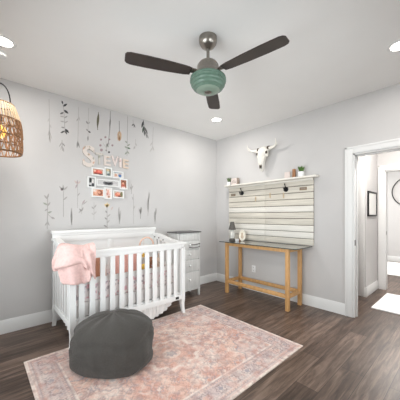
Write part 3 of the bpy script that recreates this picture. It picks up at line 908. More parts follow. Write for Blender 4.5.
for r_, (a, b_) in enumerate(((-.55, -.485), (-.565, -.468), (-.56, -.472))):
    z = SZ+.078-.022*r_; yy = a
    rnd = random.Random(r_)
    while yy < b_:
        w = .008+.006*rnd.random(); tx.box(-.0862, -.0848, yy, min(yy+w, b_), z, z+.009); yy += w+.004
obj('lettering', tx, M_ink, sg)
tag(obj('photo_card', MB().box(-.080, -.074, -1.575, -1.490, SZ, SZ+.095, .001, rot=Matrix.Rotation(.0, 3, 'Y')), M_card, loc=(-.077, -1.532, SZ)), 'blank pale pink card standing on the rack shelf left of the reddish wooden block', 'card')
tag(obj('wooden_block', MB().box(-.085, -.055, -1.655, -1.615, SZ, SZ+.125, .003), M_brownwood, loc=(-.07, -1.635, SZ)), 'upright reddish wooden block on the rack shelf beside the bright green plant', 'ornament')

# ------------------------------------------------------------------ console table
def console():
    x0, x1, y0, y1 = -.445, -.055, -1.750, -.628
    t = thing('console_table', 'narrow pine console table with glass top under the plank rack', 'console table', ((x0+x1)/2, (y0+y1)/2, 0))
    w = .048; zt = .832
    for x in (x0, x1-w):
        for y in (y0, y1-w):
            obj('leg', MB().box(x, x+w, y, y+w, 0, zt, .004), M_oak, t)
    obj('apron', MB().box(x0+.006, x0+w-.006, y0+w, y1-w, zt-.055, zt, .003), M_oak, t)
    obj('apron', MB().box(x1-w+.006, x1-.006, y0+w, y1-w, zt-.055, zt, .003), M_oak, t)
    for y in (y0+.006, y1-w+.006):
        obj('apron', MB().box(x0+w, x1-w, y, y+w-.012, zt-.055, zt, .003), M_oak, t)
        obj('stretcher', MB().box(x0+w, x1-w, y, y+w-.012, .165, .215, .003), M_oak, t)
    for x in (x0+.006, x1-w+.006):
        obj('stretcher', MB().box(x, x+w-.012, y0+w, y1-w, .165, .215, .003), M_oak, t)
    gx0, gx1, gy0, gy1 = -.505, -.045, -1.885, -.552
    top = MB().box(gx0+.001, gx1-.001, gy0+.001, gy1-.001, .833, .844)
    g = obj('glass_top', top, M_glass, t, label='clear glass top')
    ed = MB().box(gx0, gx0+.004, gy0, gy1, .8328, .8442).box(gx1-.004, gx1, gy0, gy1, .8328, .8442).box(gx0, gx1, gy0, gy0+.004, .8328, .8442).box(gx0, gx1, gy1-.004, gy1, .8328, .8442)
    obj('glass_edge', ed, M_glassedge, g, label='dark green polished edge')
console()
TZ = .8445
lx, ly = -.250, -.618
lp = thing('table_lamp', 'small table lamp with charcoal shade and pale glass body on the console', 'lamp', (lx, ly, TZ))
obj('base', MB().lathe([(.052, TZ), (.054, TZ+.006), (.052, TZ+.022), (.03, TZ+.028), (.02, TZ+.03)], (lx, ly, 0), 28), M_shade, lp)
obj('lamp_body', MB().lathe([(.026, TZ+.03), (.046, TZ+.04), (.050, TZ+.08), (.048, TZ+.15), (.036, TZ+.178), (.014, TZ+.186)], (lx, ly, 0), 28), M_lampglass, lp, label='pale milky glass body')
obj('stem', MB().tube([(lx, ly, TZ+.03), (lx, ly, TZ+.25)], .006, 8), M_nickel, lp)
obj('shade', MB().lathe([(.064, TZ+.185), (.062, TZ+.19), (.030, TZ+.318), (.027, TZ+.318), (.058, TZ+.188)], (lx, ly, 0), 32, cap=False), M_shade, lp)
ov = thing('oval_plaque', 'cream oval plaque with tan figure standing on the console beside the lamp', 'ornament', (-.19, -.785, TZ))
R_ = Matrix.Rotation(.62, 3, 'Z')
pl = MB()
pl.loft([[Vector((-.19, -.785, TZ+.093))+R_ @ Vector((s*.0+dx, k_*.055*math.cos(a), k_*.092*math.sin(a))) for a in [i*2*PI/36 for i in range(36)]] for dx, k_, s in ((-.016, .88, 0), (-.019, .97, 0), (-.010, 1.0, 0), (.010, 1.0, 0), (.014, .9, 0))])
obj('disc', pl, M_cream, ov, angle=50)
fg = MB()
for dy, dz, a, b_ in ((0, .03, .018, .02), (0, -.018, .024, .036)):
    fg.sphere(Vector((-.19, -.785, TZ+.093))+R_ @ Vector((-.018, dy, dz)), .006, a, b_, rot=R_)
obj('relief_figure', fg, M_tan, ov, label='tan relief figure')
bx = thing('trinket_box', 'small white lidded box on the console between lamp and oval plaque', 'box', (-.315, -.775, TZ))
obj('body', MB().box(-.338, -.292, -.800, -.755, TZ, TZ+.030, .003), M_pot, bx)
obj('lid', MB().box(-.340, -.290, -.802, -.753, TZ+.030, TZ+.042, .004), M_pot, bx)
so = thing('small_figurine', 'small brown wooden figurine on the console behind the white trinket box', 'ornament', (-.165, -.715, TZ))
obj('body', MB().lathe([(.016, TZ), (.018, TZ+.03), (.012, TZ+.055), (.009, TZ+.065)], (-.165, -.715, 0), 16), M_brownwood, so)
obj('head', MB().sphere((-.165, -.715, TZ+.082), .019), M_tan, so)

# outlet
ou = thing('wall_outlet', 'white electrical outlet low on the wall behind the console table', 'outlet', (0, -.88, .365))
obj('cover_plate', MB().box(-.007, -.0005, -.916, -.844, .308, .422, .003), M_pot, ou)
for z in (.34, .39):
    sk_ = MB().box(-.0095, -.0065, -.897, -.863, z-.017, z+.017, .003)
    so_ = obj('socket', sk_, M_pot, ou)
    sl_ = MB().box(-.0102, -.0092, -.888, -.885, z-.004, z+.008).box(-.0102, -.0092, -.875, -.872, z-.004, z+.008).box(-.0102, -.0092, -.8825, -.8775, z-.012, z-.008)
    obj('slot', sl_, M_dark, so_, label='dark plug slots')

# ------------------------------------------------------------------ bull skull
def skull():
    t = thing('bull_skull', 'white horned bull skull hung on the wall above the plank rack', 'skull', (0, -1.09, 2.2))
    yc = -1.122
    # (z, half width, half depth, forward centre, y shift)
    secs = [(2.365, .035, .03, .060, 0), (2.358, .070, .05, .068, 0), (2.335, .086, .060, .078, 0), (2.30, .088, .064, .086, 0), (2.265, .092, .066, .090, .0), (2.235, .086, .062, .092, .004),
            (2.20, .064, .050, .094, .008), (2.16, .047, .044, .094, .012), (2.11, .039, .038, .092, .016), (2.06, .034, .032, .088, .020), (2.02, .031, .027, .082, .024), (1.996, .024, .020, .076, .026), (1.980, .012, .011, .070, .028)]
    rings = []
    for z, w, d_, f, sh in secs:
        ring = []
        for k in range(28):
            a = 2*PI*k/28; c, s = math.cos(a), math.sin(a)
            sgn = lambda v: 1 if v >= 0 else -1
            ring.append((-f-d_*sgn(s)*abs(s)**.8, yc+sh+w*sgn(c)*abs(c)**.9, z+.008*math.cos(3*a)*(w/.1)))
        rings.append(ring)
    b = MB().loft(rings)
    for sg_ in (-1, 1):     # brow ridges over the eye sockets, cheek ridge
        b.sphere((-.105, yc+sg_*.086, 2.296), .03, .026, .018); b.sphere((-.10, yc+sg_*.080+.004, 2.225), .028, .022, .03)
        b.tube([(-.125, yc+sg_*.06+.006, 2.215), (-.132, yc+sg_*.045+.012, 2.15), (-.122, yc+sg_*.03+.018, 2.06)], [.014, .011, .008], 8)
    obj('cranium', b, M_bone, t, angle=70)
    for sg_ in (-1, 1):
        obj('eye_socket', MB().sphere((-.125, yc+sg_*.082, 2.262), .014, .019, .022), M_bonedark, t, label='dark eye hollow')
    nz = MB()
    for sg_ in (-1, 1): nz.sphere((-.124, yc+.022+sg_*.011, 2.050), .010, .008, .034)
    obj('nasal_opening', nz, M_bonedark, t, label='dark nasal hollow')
    for sg_ in (-1, 1):
        pts = [(-.075, yc+sg_*.085, 2.330), (-.080, yc+sg_*.145, 2.327), (-.092, yc+sg_*.205, 2.333), (-.115, yc+sg_*.243, 2.353), (-.140, yc+sg_*.262, 2.393), (-.162, yc+sg_*.262, 2.436)]
        h = obj('horn', MB().tube(pts, [.027, .024, .020, .016, .010, .003], 14), M_bone, t)
        obj('horn_base', MB().tube([(-.070, yc+sg_*.078, 2.333), (-.080, yc+sg_*.112, 2.338)], [.034, .031], 14), M_bonedark, h, label='dark brown base ring')
skull()

# ------------------------------------------------------------------ ceiling fan
def fan():
    x, y = -2.064, -1.912
    t = thing('ceiling_fan', 'ceiling fan with three dark brown blades and ribbed green glass body', 'ceiling fan', (x, y, H))
    c = (x, y, 0)
    obj('canopy', MB().lathe([(.020, 2.742), (.074, 2.739), (.076, 2.715), (.071, 2.692), (.054, 2.666), (.026, 2.650), (.018, 2.648)], c, 36), M_nickel, t)
    obj('downrod', MB().lathe([(.013, 2.66), (.013, 2.555), (.026, 2.55), (.03, 2.53), (.03, 2.525)], c, 20), M_nickel, t)
    obj('motor_housing', MB().lathe([(.028, 2.555), (.045, 2.548), (.072, 2.53), (.088, 2.508), (.094, 2.470), (.104, 2.448), (.118, 2.430), (.120, 2.415), (.10, 2.405)], c, 40), M_nickel, t)
    rb = [(.10, 2.418), (.135, 2.412), (.147, 2.403), (.149, 2.394), (.143, 2.388), (.150, 2.381), (.149, 2.370), (.141, 2.364), (.144, 2.357), (.140, 2.345), (.131, 2.339), (.131, 2.332), (.123, 2.321), (.112, 2.316), (.108, 2.311), (.098, 2.305)]
    body = obj('glass_body', MB().lathe(rb, c, 48), M_green, t, angle=25, label='ribbed seafoam green glass body')
    obj('glass_bowl', MB().lathe([(.098, 2.306), (.086, 2.298), (.07, 2.293), (.05, 2.290), (.02, 2.289)], c, 40), M_greenl, body, label='pale green glass bowl')
    obj('finial', MB().lathe([(.030, 2.291), (.030, 2.285), (.012, 2.280)], c, 20), M_nickel, body)
    for ang in (158, 279, 40):
        a = math.radians(ang); d_ = Vector((math.cos(a), math.sin(a), 0)); s = Vector((-math.sin(a), math.cos(a), 0))
        pit = .10
        def bl(r, w, zc):
            u = s*math.cos(pit)+Vector((0, 0, math.sin(pit)))
            cc = Vector((x, y, zc))+d_*r
            return [cc-u*w-Vector((0, 0, .004)), cc+u*w-Vector((0, 0, .004)), cc+u*w+Vector((0, 0, .004)), cc-u*w+Vector((0, 0, .004))]
        b = MB().loft([bl(.15, .040, 2.436), bl(.20, .050, 2.436), bl(.35, .060, 2.436), bl(.5, .064, 2.436), bl(.62, .062, 2.436), bl(.648, .052, 2.436), bl(.66, .034, 2.436)])
        blade = obj('blade', b, M_fanbrown, t)
        ir = MB().loft([[p+Vector((0, 0, .006)) for p in bl(.10, .022, 2.438)], [p+Vector((0, 0, .006)) for p in bl(.21, .030, 2.438)]])
        obj('blade_arm', ir, M_nickel, blade)
fan()

# ------------------------------------------------------------------ rattan pendant lamp
def pendant():
    x, y = -3.341, -.511
    t = thing('rattan_pendant', 'woven rattan pendant lamp with glowing amber bulb, cut by the picture edge', 'pendant lamp', (x, y, H))
    obj('canopy', MB().lathe([(.058, 2.741), (.058, 2.722), (.05, 2.712), (.012, 2.706)], (x, y, 0), 28), M_trim, t)
    obj('cord', MB().tube([(x, y, 2.71), (x, y, 2.17)], .004, 8), M_black, t)
    def prof_(z):
        P_ = [(2.285, .108), (2.265, .118), (2.20, .142), (2.13, .160), (2.05, .171), (1.96, .174), (1.88, .173), (1.835, .165)]
        for (za, ra), (zb, rb_) in zip(P_, P_[1:]):
            if zb <= z <= za: return ra+(rb_-ra)*(za-z)/(za-zb)
        return P_[-1][1] if z < P_[-1][0] else P_[0][1]
    def ring(z, r=None, n=48): 
        r = r or prof_(z); return [(x+r*math.cos(2*PI*k/n), y+r*math.sin(2*PI*k/n), z) for k in range(n)]
    # wire handle, a tall hoop facing the room
    ha = math.radians(-18)
    hx_, hy_ = math.cos(ha), math.sin(ha)
    pts = [(x+.085*math.cos(a)*hx_, y+.085*math.cos(a)*hy_, 2.27+.20*abs(math.sin(a))**.8) for a in [i*PI/24 for i in range(25)]]
    obj('handle', MB().tube(pts, .0055, 8), M_black, t)
    for z, m_, r in ((2.278, M_rattan_d, .0065), (2.135, M_rattan_d, .0065), (2.06, M_rattan_d, .005), (1.985, M_rattan_d, .0055), (1.90, M_rattan_d, .0045), (1.838, M_rattan_d, .007)):
        obj('hoop', MB().tube(ring(z), r, 6, closed=True), m_, t)
    up = MB()
    for k in range(44):
        a = 2*PI*k/44
        pts = [(x+prof_(z)*math.cos(a), y+prof_(z)*math.sin(a), z) for z in (2.285, 2.24, 2.19, 2.13)]
        up.tube(pts, .0055, 5)
    obj('upper_weave', up, M_rattan_l, t, label='pale close-set upright canes')
    lo = MB()
    for k in range(16):
        a = 2*PI*k/16
        lo.tube([(x+(prof_(z)-.003)*math.cos(a), y+(prof_(z)-.003)*math.sin(a), z) for z in (2.135, 2.09, 2.04, 1.98, 1.92, 1.86, 1.838)], .0045, 5)
    for (za, zb, n_) in ((2.135, 2.06, 26), (2.06, 1.985, 26), (1.985, 1.838, 22)):
        for ph, rr in ((0, .004), (PI, -.001)):
            pts = []
            for i in range(n_*8):
                a = 2*PI*i/(n_*8)
                z = (za+zb)/2+(za-zb)/2*math.sin(n_*a/2*1+ph); r = prof_(z)+rr
                pts.append((x+r*math.cos(a), y+r*math.sin(a), z))
            lo.tube(pts, .0042, 5, closed=True)
    obj('open_lattice', lo, M_rattan, t, label='brown looped open lattice')
    obj('socket', MB().lathe([(.018, 2.18), (.021, 2.17), (.021, 2.12), (.018, 2.115)], (x, y, 0), 16), M_black, t)
    bu = obj('bulb', MB().lathe([(.014, 2.118), (.02, 2.10), (.042, 2.07), (.056, 2.04), (.056, 2.01), (.042, 1.985), (.015, 1.972)], (x, y, 0), 24), M_bulb, t, label='glowing amber bulb')
    l = bpy.data.lights.new('lamp', 'POINT'); l.energy = 1.0; l.color = (1, .78, .5); l.shadow_soft_size = .06
    lo_ = bpy.data.objects.new('lamp', l); COL.objects.link(lo_); lo_.parent = t; lo_.location = (0, 0, 1.93-H)
pendant()

# ------------------------------------------------------------------ collage frame and letters on the decal wall
def photo(name, parent, x0, x1, z0, z1, bg, blobs, y=-.0215):
    nx = max(10, int((x1-x0)/.004)); nz = max(10, int((z1-z0)/.004))
    me = bpy.data.meshes.new(name)
    base = world_loc(parent)
    verts, cols = [], []
    for i in range(nx+1):
        for j in range(nz+1):
            u, v = i/nx, j/nz
            verts.append((x0+(x1-x0)*u-base.x, y-base.y, z0+(z1-z0)*v-base.z))
            c = np.array(s2l(bg))
            for (bu, bv, ru, rv, bc) in blobs:
                d_ = ((u-bu)/ru)**2+((v-bv)/rv)**2
                w = min(1, max(0, (1.15-d_)*3)); c = c*(1-w)+np.array(s2l(bc))*w
            cols.append(tuple(c)+(1,))
    faces = [(i*(nz+1)+j, (i+1)*(nz+1)+j, (i+1)*(nz+1)+j+1, i*(nz+1)+j+1) for i in range(nx) for j in range(nz)]
    me.from_pydata(verts, [], faces)
    at = me.color_attributes.new('pattern', 'FLOAT_COLOR', 'POINT'); at.data.foreach_set('color', np.array(cols).ravel())
    me.materials.append(M_photo)
    o = bpy.data.objects.new(name, me); COL.objects.link(o); o.parent = parent
    return o
M_photo = attr_mat('photo_paper', .35, .18, 70, 0)
cf = thing('collage_frame', 'white collage picture frame of nine photos on the decal wall above the crib', 'picture frame', (-2.147, 0, 1.50))
skin, dk = (222, 160, 132), (70, 66, 66)
cells = [
 (-2.372, -2.208, 1.800, 1.906, (206, 170, 150), [(.5, .5, .42, .36, (214, 96, 84)), (.62, .62, .18, .2, (232, 130, 112)), (.3, .2, .2, .14, (120, 70, 62)), (.2, .65, .13, .16, (236, 190, 170)), (.78, .15, .3, .12, (74, 58, 56))]),
 (-2.205, -2.100, 1.798, 1.930, (168, 170, 160), [(.45, .75, .3, .16, (206, 186, 150)), (.5, .45, .25, .2, (196, 204, 198)), (.6, .2, .3, .16, (104, 116, 120)), (.85, .6, .1, .4, (120, 110, 90))]),
 (-2.093, -1.932, 1.793, 1.893, (222, 216, 210), [(.28, .36, .16, .3, (206, 160, 136)), (.28, .1, .2, .16, (220, 200, 190)), (.72, .4, .18, .4, (92, 128, 178)), (.72, .72, .1, .12, (214, 176, 150)), (.5, .9, .5, .07, (150, 168, 184))]),
 (-2.423, -2.317, 1.635, 1.783, (150, 150, 150), [(.3, .7, .18, .26, (44, 44, 46)), (.7, .62, .16, .28, (220, 216, 212)), (.35, .28, .3, .14, (196, 196, 196)), (.7, .2, .22, .2, (64, 64, 66)), (.2, .1, .2, .1, (40, 40, 42))]),
 (-2.310, -1.993, 1.668, 1.762, (198, 196, 196), [(.5, .5, .24, .56, (112, 112, 114)), (.42, .5, .07, .22, (60, 60, 62)), (.52, .42, .08, .24, (66, 66, 68)), (.6, .52, .07, .2, (54, 54, 56)), (.5, .86, .2, .14, (208, 206, 206))]),
 (-1.988, -1.872, 1.645, 1.793, (176, 120, 98), [(.45, .7, .25, .18, (120, 72, 56)), (.45, .6, .17, .14, (226, 166, 140)), (.5, .28, .34, .2, (196, 108, 92)), (.5, .08, .4, .12, (226, 206, 200)), (.85, .5, .12, .4, (140, 104, 88))]),
 (-2.370, -2.207, 1.516, 1.634, (206, 150, 122), [(.35, .5, .24, .34, (226, 172, 146)), (.7, .5, .26, .4, (150, 92, 72)), (.62, .55, .15, .2, (218, 160, 134)), (.15, .8, .2, .2, (232, 214, 202))]),
 (-2.204, -2.098, 1.495, 1.655, (232, 218, 212), [(.5, .68, .2, .2, (224, 178, 160)), (.35, .42, .16, .16, (212, 150, 140)), (.66, .4, .14, .16, (220, 180, 170)), (.6, .14, .22, .12, (180, 140, 120)), (.2, .85, .14, .1, (206, 170, 160))]),
 (-2.087, -1.925, 1.514, 1.624, (206, 190, 176), [(.42, .46, .3, .38, (214, 128, 104)), (.5, .62, .16, .16, (232, 172, 148)), (.84, .5, .14, .44, (120, 120, 86)), (.62, .15, .2, .12, (120, 66, 56))]),
]
fm = MB(); b_w = .016
for (x0, x1, z0, z1, bg, bl) in cells:
    fm.box(x0-.001, x1+.001, -.0205, -.001, z0-.001, z1+.001)
    for (a, b_, c, d_) in ((x0, x0+b_w, z0, z1), (x1-b_w, x1, z0, z1), (x0+b_w, x1-b_w, z0, z0+b_w), (x0+b_w, x1-b_w, z1-b_w, z1)):
        fm.box(a, b_, -.030, -.020, c, d_, .002)
obj('frame', fm, M_white, cf)
labs = ['photo with a large red shape', 'photo in grey and green tones', 'photo with pink and blue figures', 'black and white photo', 'wide black and white group photo', 'photo in brown and red tones', 'warm brown close-up photo', 'pale pink photo', 'photo with reddish face']
for (x0, x1, z0, z1, bg, bl), lb in zip(cells, labs):
    p_ = photo('photo', cf, x0+b_w-.001, x1-b_w+.001, z0+b_w-.001, z1-b_w+.001, bg, bl); p_['label'] = lb

def wall_letter(ch, x0, x1, z0, z1, m, label, tilt=0):
    cu = bpy.data.curves.new('letter', 'FONT'); cu.body = ch; cu.size = 1; cu.extrude = .03; cu.offset = .022
    tmp = bpy.data.objects.new('tmp', cu); COL.objects.link(tmp)
    dg = bpy.context.evaluated_depsgraph_get()
    me = bpy.data.meshes.new_from_object(tmp.evaluated_get(dg))
    bpy.data.objects.remove(tmp)
    co = np.array([v.co[:] for v in me.vertices]); lo_, hi_ = co.min(0), co.max(0)
    for v in me.vertices:
        u = (v.co.x-lo_[0])/(hi_[0]-lo_[0]); w = (v.co.y-lo_[1])/(hi_[1]-lo_[1]); q = (v.co.z-lo_[2])/(hi_[2]-lo_[2])
        v.co = ((u-.5)*(x1-x0), -.001-.016*q, (w-.5)*(z1-z0))
    me.name = 'wall_letter'
    me.materials.clear(); me.materials.append(m)
    bm_ = bmesh.new(); bm_.from_mesh(me); bmesh.ops.remove_doubles(bm_, verts=bm_.verts, dist=1e-5); bmesh.ops.recalc_face_normals(bm_, faces=bm_.faces); bm_.to_mesh(me); bm_.free()
    o = bpy.data.objects.new('wall_letter', me); COL.objects.link(o)
    o.location = ((x0+x1)/2, 0, (z0+z1)/2); o.rotation_euler = (0, tilt, 0)
    tag(o, label, 'wall letter', 'floral wall letters above the collage frame')
wall_letter('S', -2.480, -2.325, 1.905, 2.185, M_letter, 'tall floral letter S on the decal wall, first of the letters')
wall_letter('T', -2.318, -2.218, 1.958, 2.112, M_lettergr, 'small sage floral letter T on the decal wall beside the tall S')
wall_letter('E', -2.205, -2.112, 1.955, 2.090, M_letter, 'small floral letter E between the letters T and V on the wall')
wall_letter('V', -2.105, -1.998, 1.960, 2.105, M_letterpink, 'small blush pink letter V on the decal wall')
wall_letter('I', -1.988, -1.955, 1.955, 2.09, M_letterpink, 'small narrow letter I between V and the last E')
wall_letter('E', -1.935, -1.848, 1.950, 2.080, M_letterog, 'small peach floral letter E, last of the wall letters')

# ------------------------------------------------------------------ botanical wall decals
cyaw, syaw = math.cos(YAW), math.sin(YAW)
def on_wall(px, py, lift):
    """point of the decal wall (y = 0) at a place measured off the photograph"""
    r = (px-200)/FPX; u = (HY-py)/FPX
    d_ = (cyaw+r*syaw, syaw-r*cyaw, u); t_ = (0-CAM[1])/d_[1]
    return Vector((CAM[0]+t_*d_[0], -lift, CAM[2]+t_*d_[2]))
DC = {}
def dmat(rgb):
    if rgb not in DC: DC[rgb] = mat('decal_ink_%d' % len(DC), rgb, .8, noise=.08, nscale=60, spec=.15)
    return DC[rgb]
def decal(label, stems=(), leaves=(), dots=()):
    """stems: (colour, width px, points); leaves: (colour, x0, y0, x1, y1, width); dots: (colour, x, y, r)"""
    mb = MB(); mats_ = []
    def use(c):
        m_ = dmat(c)
        if m_ not in mats_: mats_.append(m_)
        mb.mi = mats_.index(m_)
    def slab(pts2):
        a = [on_wall(p, q, .0008) for p, q in pts2]; b = [on_wall(p, q, .0002) for p, q in pts2]
        mb.loft([a, b])
    for c, w, pts in stems:
        use(c)
        for (xa, ya), (xb, yb) in zip(pts, pts[1:]):
            L_ = math.hypot(xb-xa, yb-ya) or 1; nx_, ny_ = -(yb-ya)/L_*w/2, (xb-xa)/L_*w/2
            slab([(xa+nx_, ya+ny_), (xb+nx_, yb+ny_), (xb-nx_, yb-ny_), (xa-nx_, ya-ny_)])
    for c, xa, ya, xb, yb, w in leaves:
        use(c)
        L_ = math.hypot(xb-xa, yb-ya) or 1; nx_, ny_ = -(yb-ya)/L_*w/2, (xb-xa)/L_*w/2
        pts2 = []
        for t_, k in ((0, .12), (.15, .62), (.35, .97), (.55, 1), (.8, .62), (1, .06)): pts2.append((xa+(xb-xa)*t_+nx_*k, ya+(yb-ya)*t_+ny_*k))
        for t_, k in ((1, .06), (.8, .62), (.55, 1), (.35, .97), (.15, .62), (0, .12)): pts2.append((xa+(xb-xa)*t_-nx_*k, ya+(yb-ya)*t_-ny_*k))
        slab(pts2)
    for c, x_, y_, r in dots:
        use(c); slab([(x_+r*math.cos(i*PI/4), y_+r*math.sin(i*PI/4)) for i in range(8)])
    bmesh.ops.recalc_face_normals(mb.bm, faces=mb.bm.faces[:])
    ctr = sum((v.co for v in mb.bm.verts), Vector())/len(mb.bm.verts); ctr.y = 0
    o = obj('wall_decal', mb, mats_, loc=ctr, smooth=False)
    tag(o, label, 'wall decal', 'botanical wall decals')
G1, G2, G3 = (186, 183, 181), (174, 171, 169), (158, 156, 154)
DK, DK2 = (80, 80, 82), (114, 113, 112)
OL, GRN, MAU, TAN, YEL, PNK = (124, 122, 104), (158, 164, 152), (168, 148, 152), (208, 178, 150), (216, 192, 150), (200, 184, 178)

decal('faint grey hanging stem decal nearest the rattan lamp, high on the wall', [(G1, .7, [(49, 99), (49.4, 112), (49.6, 140)])],
      [(G1, 49.4, 118, 47.6, 122, 1), (G1, 49.5, 124, 51.4, 128, 1), (G1, 49.6, 130, 47.8, 136, 1.2), (G1, 49.6, 132, 51.6, 139, 1.4), (G1, 49.6, 136, 50.2, 143, 1.6)])
decal('tall hanging sprig decal with big dark leaves at top and bottom', [(G2, .6, [(62.5, 101), (64, 112), (64.6, 124), (65, 133)])],
      [(DK, 62.8, 104, 61.8, 100.6, 1.6), (DK, 63.2, 106.4, 67.2, 103.8, 2.2), (DK2, 63.6, 112.5, 60, 114, 1.8), (DK, 64, 110, 68.4, 113.6, 2.2), (G2, 64, 117, 60, 116, 1.4), (G3, 64.2, 118, 67.6, 116, 1.4),
       (G2, 64.4, 122, 60.2, 121, 1.3), (G2, 64.4, 123, 68, 121, 1.3), (G3, 64.6, 128, 61, 127, 1.4), (DK2, 64.7, 131, 60.4, 133, 1.8), (DK2, 64.8, 130, 67, 134.6, 1.8), (DK, 65.2, 129, 69, 133, 2.0)])
decal('small faint grey drooping sprig decal just below the tall dark leaf sprig', [(G2, .6, [(62, 140), (62.6, 151)])],
      [(G2, 62.2, 142, 59, 147, 1.2), (G3, 62.4, 143, 65, 146.5, 1.3), (G2, 62.6, 147, 64, 152, 1.3), (G2, 62.2, 145, 60.6, 150, 1)])
decal('thin hanging stem decal ending in a dark tulip bud, left of the S', [(G1, .6, [(78.6, 107), (78.2, 128), (77.8, 143)])],
      [(G2, 78.4, 118, 76.4, 121.5, 1.1), (G1, 78.4, 116, 80, 121, 1.1), (G3, 77.8, 141, 77, 148, 1.7), (G3, 77.8, 142, 79.6, 148, 1.2)])
decal('small hanging sprig decal of dark dots above the top of the S', [(G1, .5, [(88.6, 108), (88.2, 124), (88, 141)])],
      [(G3, 88, 124, 86, 121, 1.5), (G3, 88, 131, 86.2, 129, 1.4), (DK2, 88.2, 131, 90.6, 133, 1.6), (G3, 88, 136, 87.8, 141, 1.5), (G2, 88.2, 124, 90, 121.6, 1.2)])
decal('olive brown feather decal hanging right of the dark dotted sprig', [(OL, .5, [(98.4, 112), (97.6, 130)])],
      [(OL, 98.5, 113, 97.4, 128, 2.3)])
decal('long thin grey brown feather stem decal hanging above the mauve wreath', [(G3, .6, [(110.4, 111), (110.2, 124), (109, 137), (108.2, 143)])],
      [(G3, 110.4, 118, 109.6, 128, 1.6)])
decal('hanging spray decal of scattered mauve and dark blossoms', [(G1, .5, [(106, 141), (106.6, 152)]), (G1, .5, [(103, 143), (106.4, 148), (110, 143)])],
      [(G3, 106, 147, 109, 142, 1.4), (GRN, 106.4, 144, 108.6, 147.2, 1.3)],
      [(MAU, 101, 139.6, 1.1), (MAU, 105.4, 137.2, 1.1), (MAU, 100.4, 145.4, 1.2), (MAU, 101.4, 150, 1.5), (DK2, 109, 152.2, 1.1), (MAU, 112.4, 145.4, 1.1), (G3, 106.2, 150.4, .9), (MAU, 109.4, 139.4, .9)])
decal('tan orange hanging bloom decal between the wreath and the green sprig', [(G3, .7, [(119.2, 121), (119.4, 132)])],
      [(TAN, 119.4, 131, 117.4, 136, 1.8), (TAN, 119.4, 131, 121.4, 136, 1.8), (TAN, 118.6, 134, 118.2, 141, 2.2), (TAN, 120, 134, 120.6, 140.6, 2.2), ((196, 150, 116), 119.3, 136, 119.4, 141.4, 1.6)])
decal('long hanging stem decal with green leaves at its lower end', [(G2, .5, [(127.6, 116), (127.4, 135), (127, 156)])],
      [(GRN, 127.4, 143, 125, 141, 1.4), (GRN, 127.4, 146, 130, 144, 1.6), (GRN, 127.2, 148, 124.6, 146.4, 1.6), ((104, 124, 100), 127.2, 147.5, 130.4, 149, 1.5), (GRN, 127, 152, 124.8, 154.6, 1.5), (GRN, 127, 151, 129.2, 154, 1.3)])
decal('tiny dark sprig decal near the ceiling left of the dark plume', [(G2, .4, [(133, 120), (133.6, 128)])],
      [(DK2, 133.2, 124, 131.8, 126, 1.1), (DK2, 133.4, 123.6, 135.2, 127.6, 1.2)])
decal('dark grey green plume decal hanging near the ceiling, darkest toward the corner', [(DK2, .5, [(143.4, 120), (144.4, 130), (147, 138)])],
      [(DK, 143.4, 121, 141.6, 128, 1.9), ((84, 96, 86), 143.8, 126, 142.4, 133, 1.6), (DK2, 144.4, 127, 147.6, 134, 1.7), (DK2, 144.2, 129, 144.6, 136, 1.6), (G3, 145.6, 132, 148.6, 138.6, 1.4)])
decal('very faint hanging sprig decal below the dark plume, nearest the corner', [(G1, .5, [(153.4, 127), (152, 150)])],
      [(G1, 152.6, 142, 150, 146, 1.3), (G1, 152.4, 146, 154, 151, 1.3), (G1, 152, 148, 149.8, 152, 1.2)])
decal('faint small leaf sprig decal right of the green leaf stem', [(G1, .4, [(135.6, 139), (135, 149)])], [(G2, 135, 146, 133.6, 149.4, 1.2), (G1, 135.4, 143, 137, 146.4, 1.1)])
# growing up from the crib
decal('tall grey green leafy plant decal growing at the rattan lamp end of the crib', [(G2, .7, [(47.2, 229), (47.6, 214), (47.4, 197)]), (G2, .5, [(47.6, 214), (53, 219)])],
      [(G2, 47.4, 199, 44, 195, 1.8), (G2, 47.4, 198, 48.8, 193.4, 1.8), ((166, 170, 160), 47.4, 205, 43, 202.6, 1.9), (G2, 47.5, 206, 50.4, 202, 1.7), ((166, 170, 160), 47.6, 213, 52, 211.4, 1.9), (G2, 47.6, 209, 44.6, 211, 1.5), (G2, 51, 217, 55, 219, 1.9), (G2, 47.4, 222, 44.8, 226, 1.3), (G2, 47.4, 221, 49.4, 226, 1.3)])
decal('single stem flower decal with mauve bloom, between tall leafy plant and collage frame', [(G2, .6, [(63.4, 217), (63.4, 191)])],
      [(G2, 62.6, 190, 59, 186, 1.4), (G2, 63.4, 189, 63, 184.6, 1.5), (G2, 64, 190, 67.6, 186.4, 1.4), (G2, 63.4, 200, 67.4, 196.6, 1.5)], [((178, 164, 166), 61.8, 189.4, 1.4), (G2, 63.2, 189, 1.2)])
decal('tall flower decal with layered mauve petals left of the collage frame', [(G1, .6, [(77.4, 208), (77.6, 184)])],
      [((178, 164, 166), 77.4, 184, 75.4, 188.4, 1.4), (PNK, 77.4, 184, 74.4, 180.4, 1.5), ((178, 164, 166), 77.4, 184, 77.4, 180, 1.5), (PNK, 77.6, 184, 80.6, 181, 1.5), (G2, 77.6, 196, 80, 192.6, 1.1)])
decal('low grey feather decal growing between the single flower and the crib', [(G2, .5, [(71.6, 225), (71.6, 208)])], [(G2, 71.6, 224, 71.4, 208.6, 2.2)])
decal('low leaf cluster decal below the tall mauve flower', [(G1, .5, [(81.6, 214), (82, 204)])],
      [(G2, 81.6, 211, 79, 208.6, 1.5), (G2, 81.8, 211, 83.4, 206.8, 1.4), ((178, 164, 166), 82, 204, 85.2, 199.6, 1.4), (G2, 82, 205, 87.4, 201, 1.1), (G2, 81.6, 210, 78.6, 213, 1.1)])
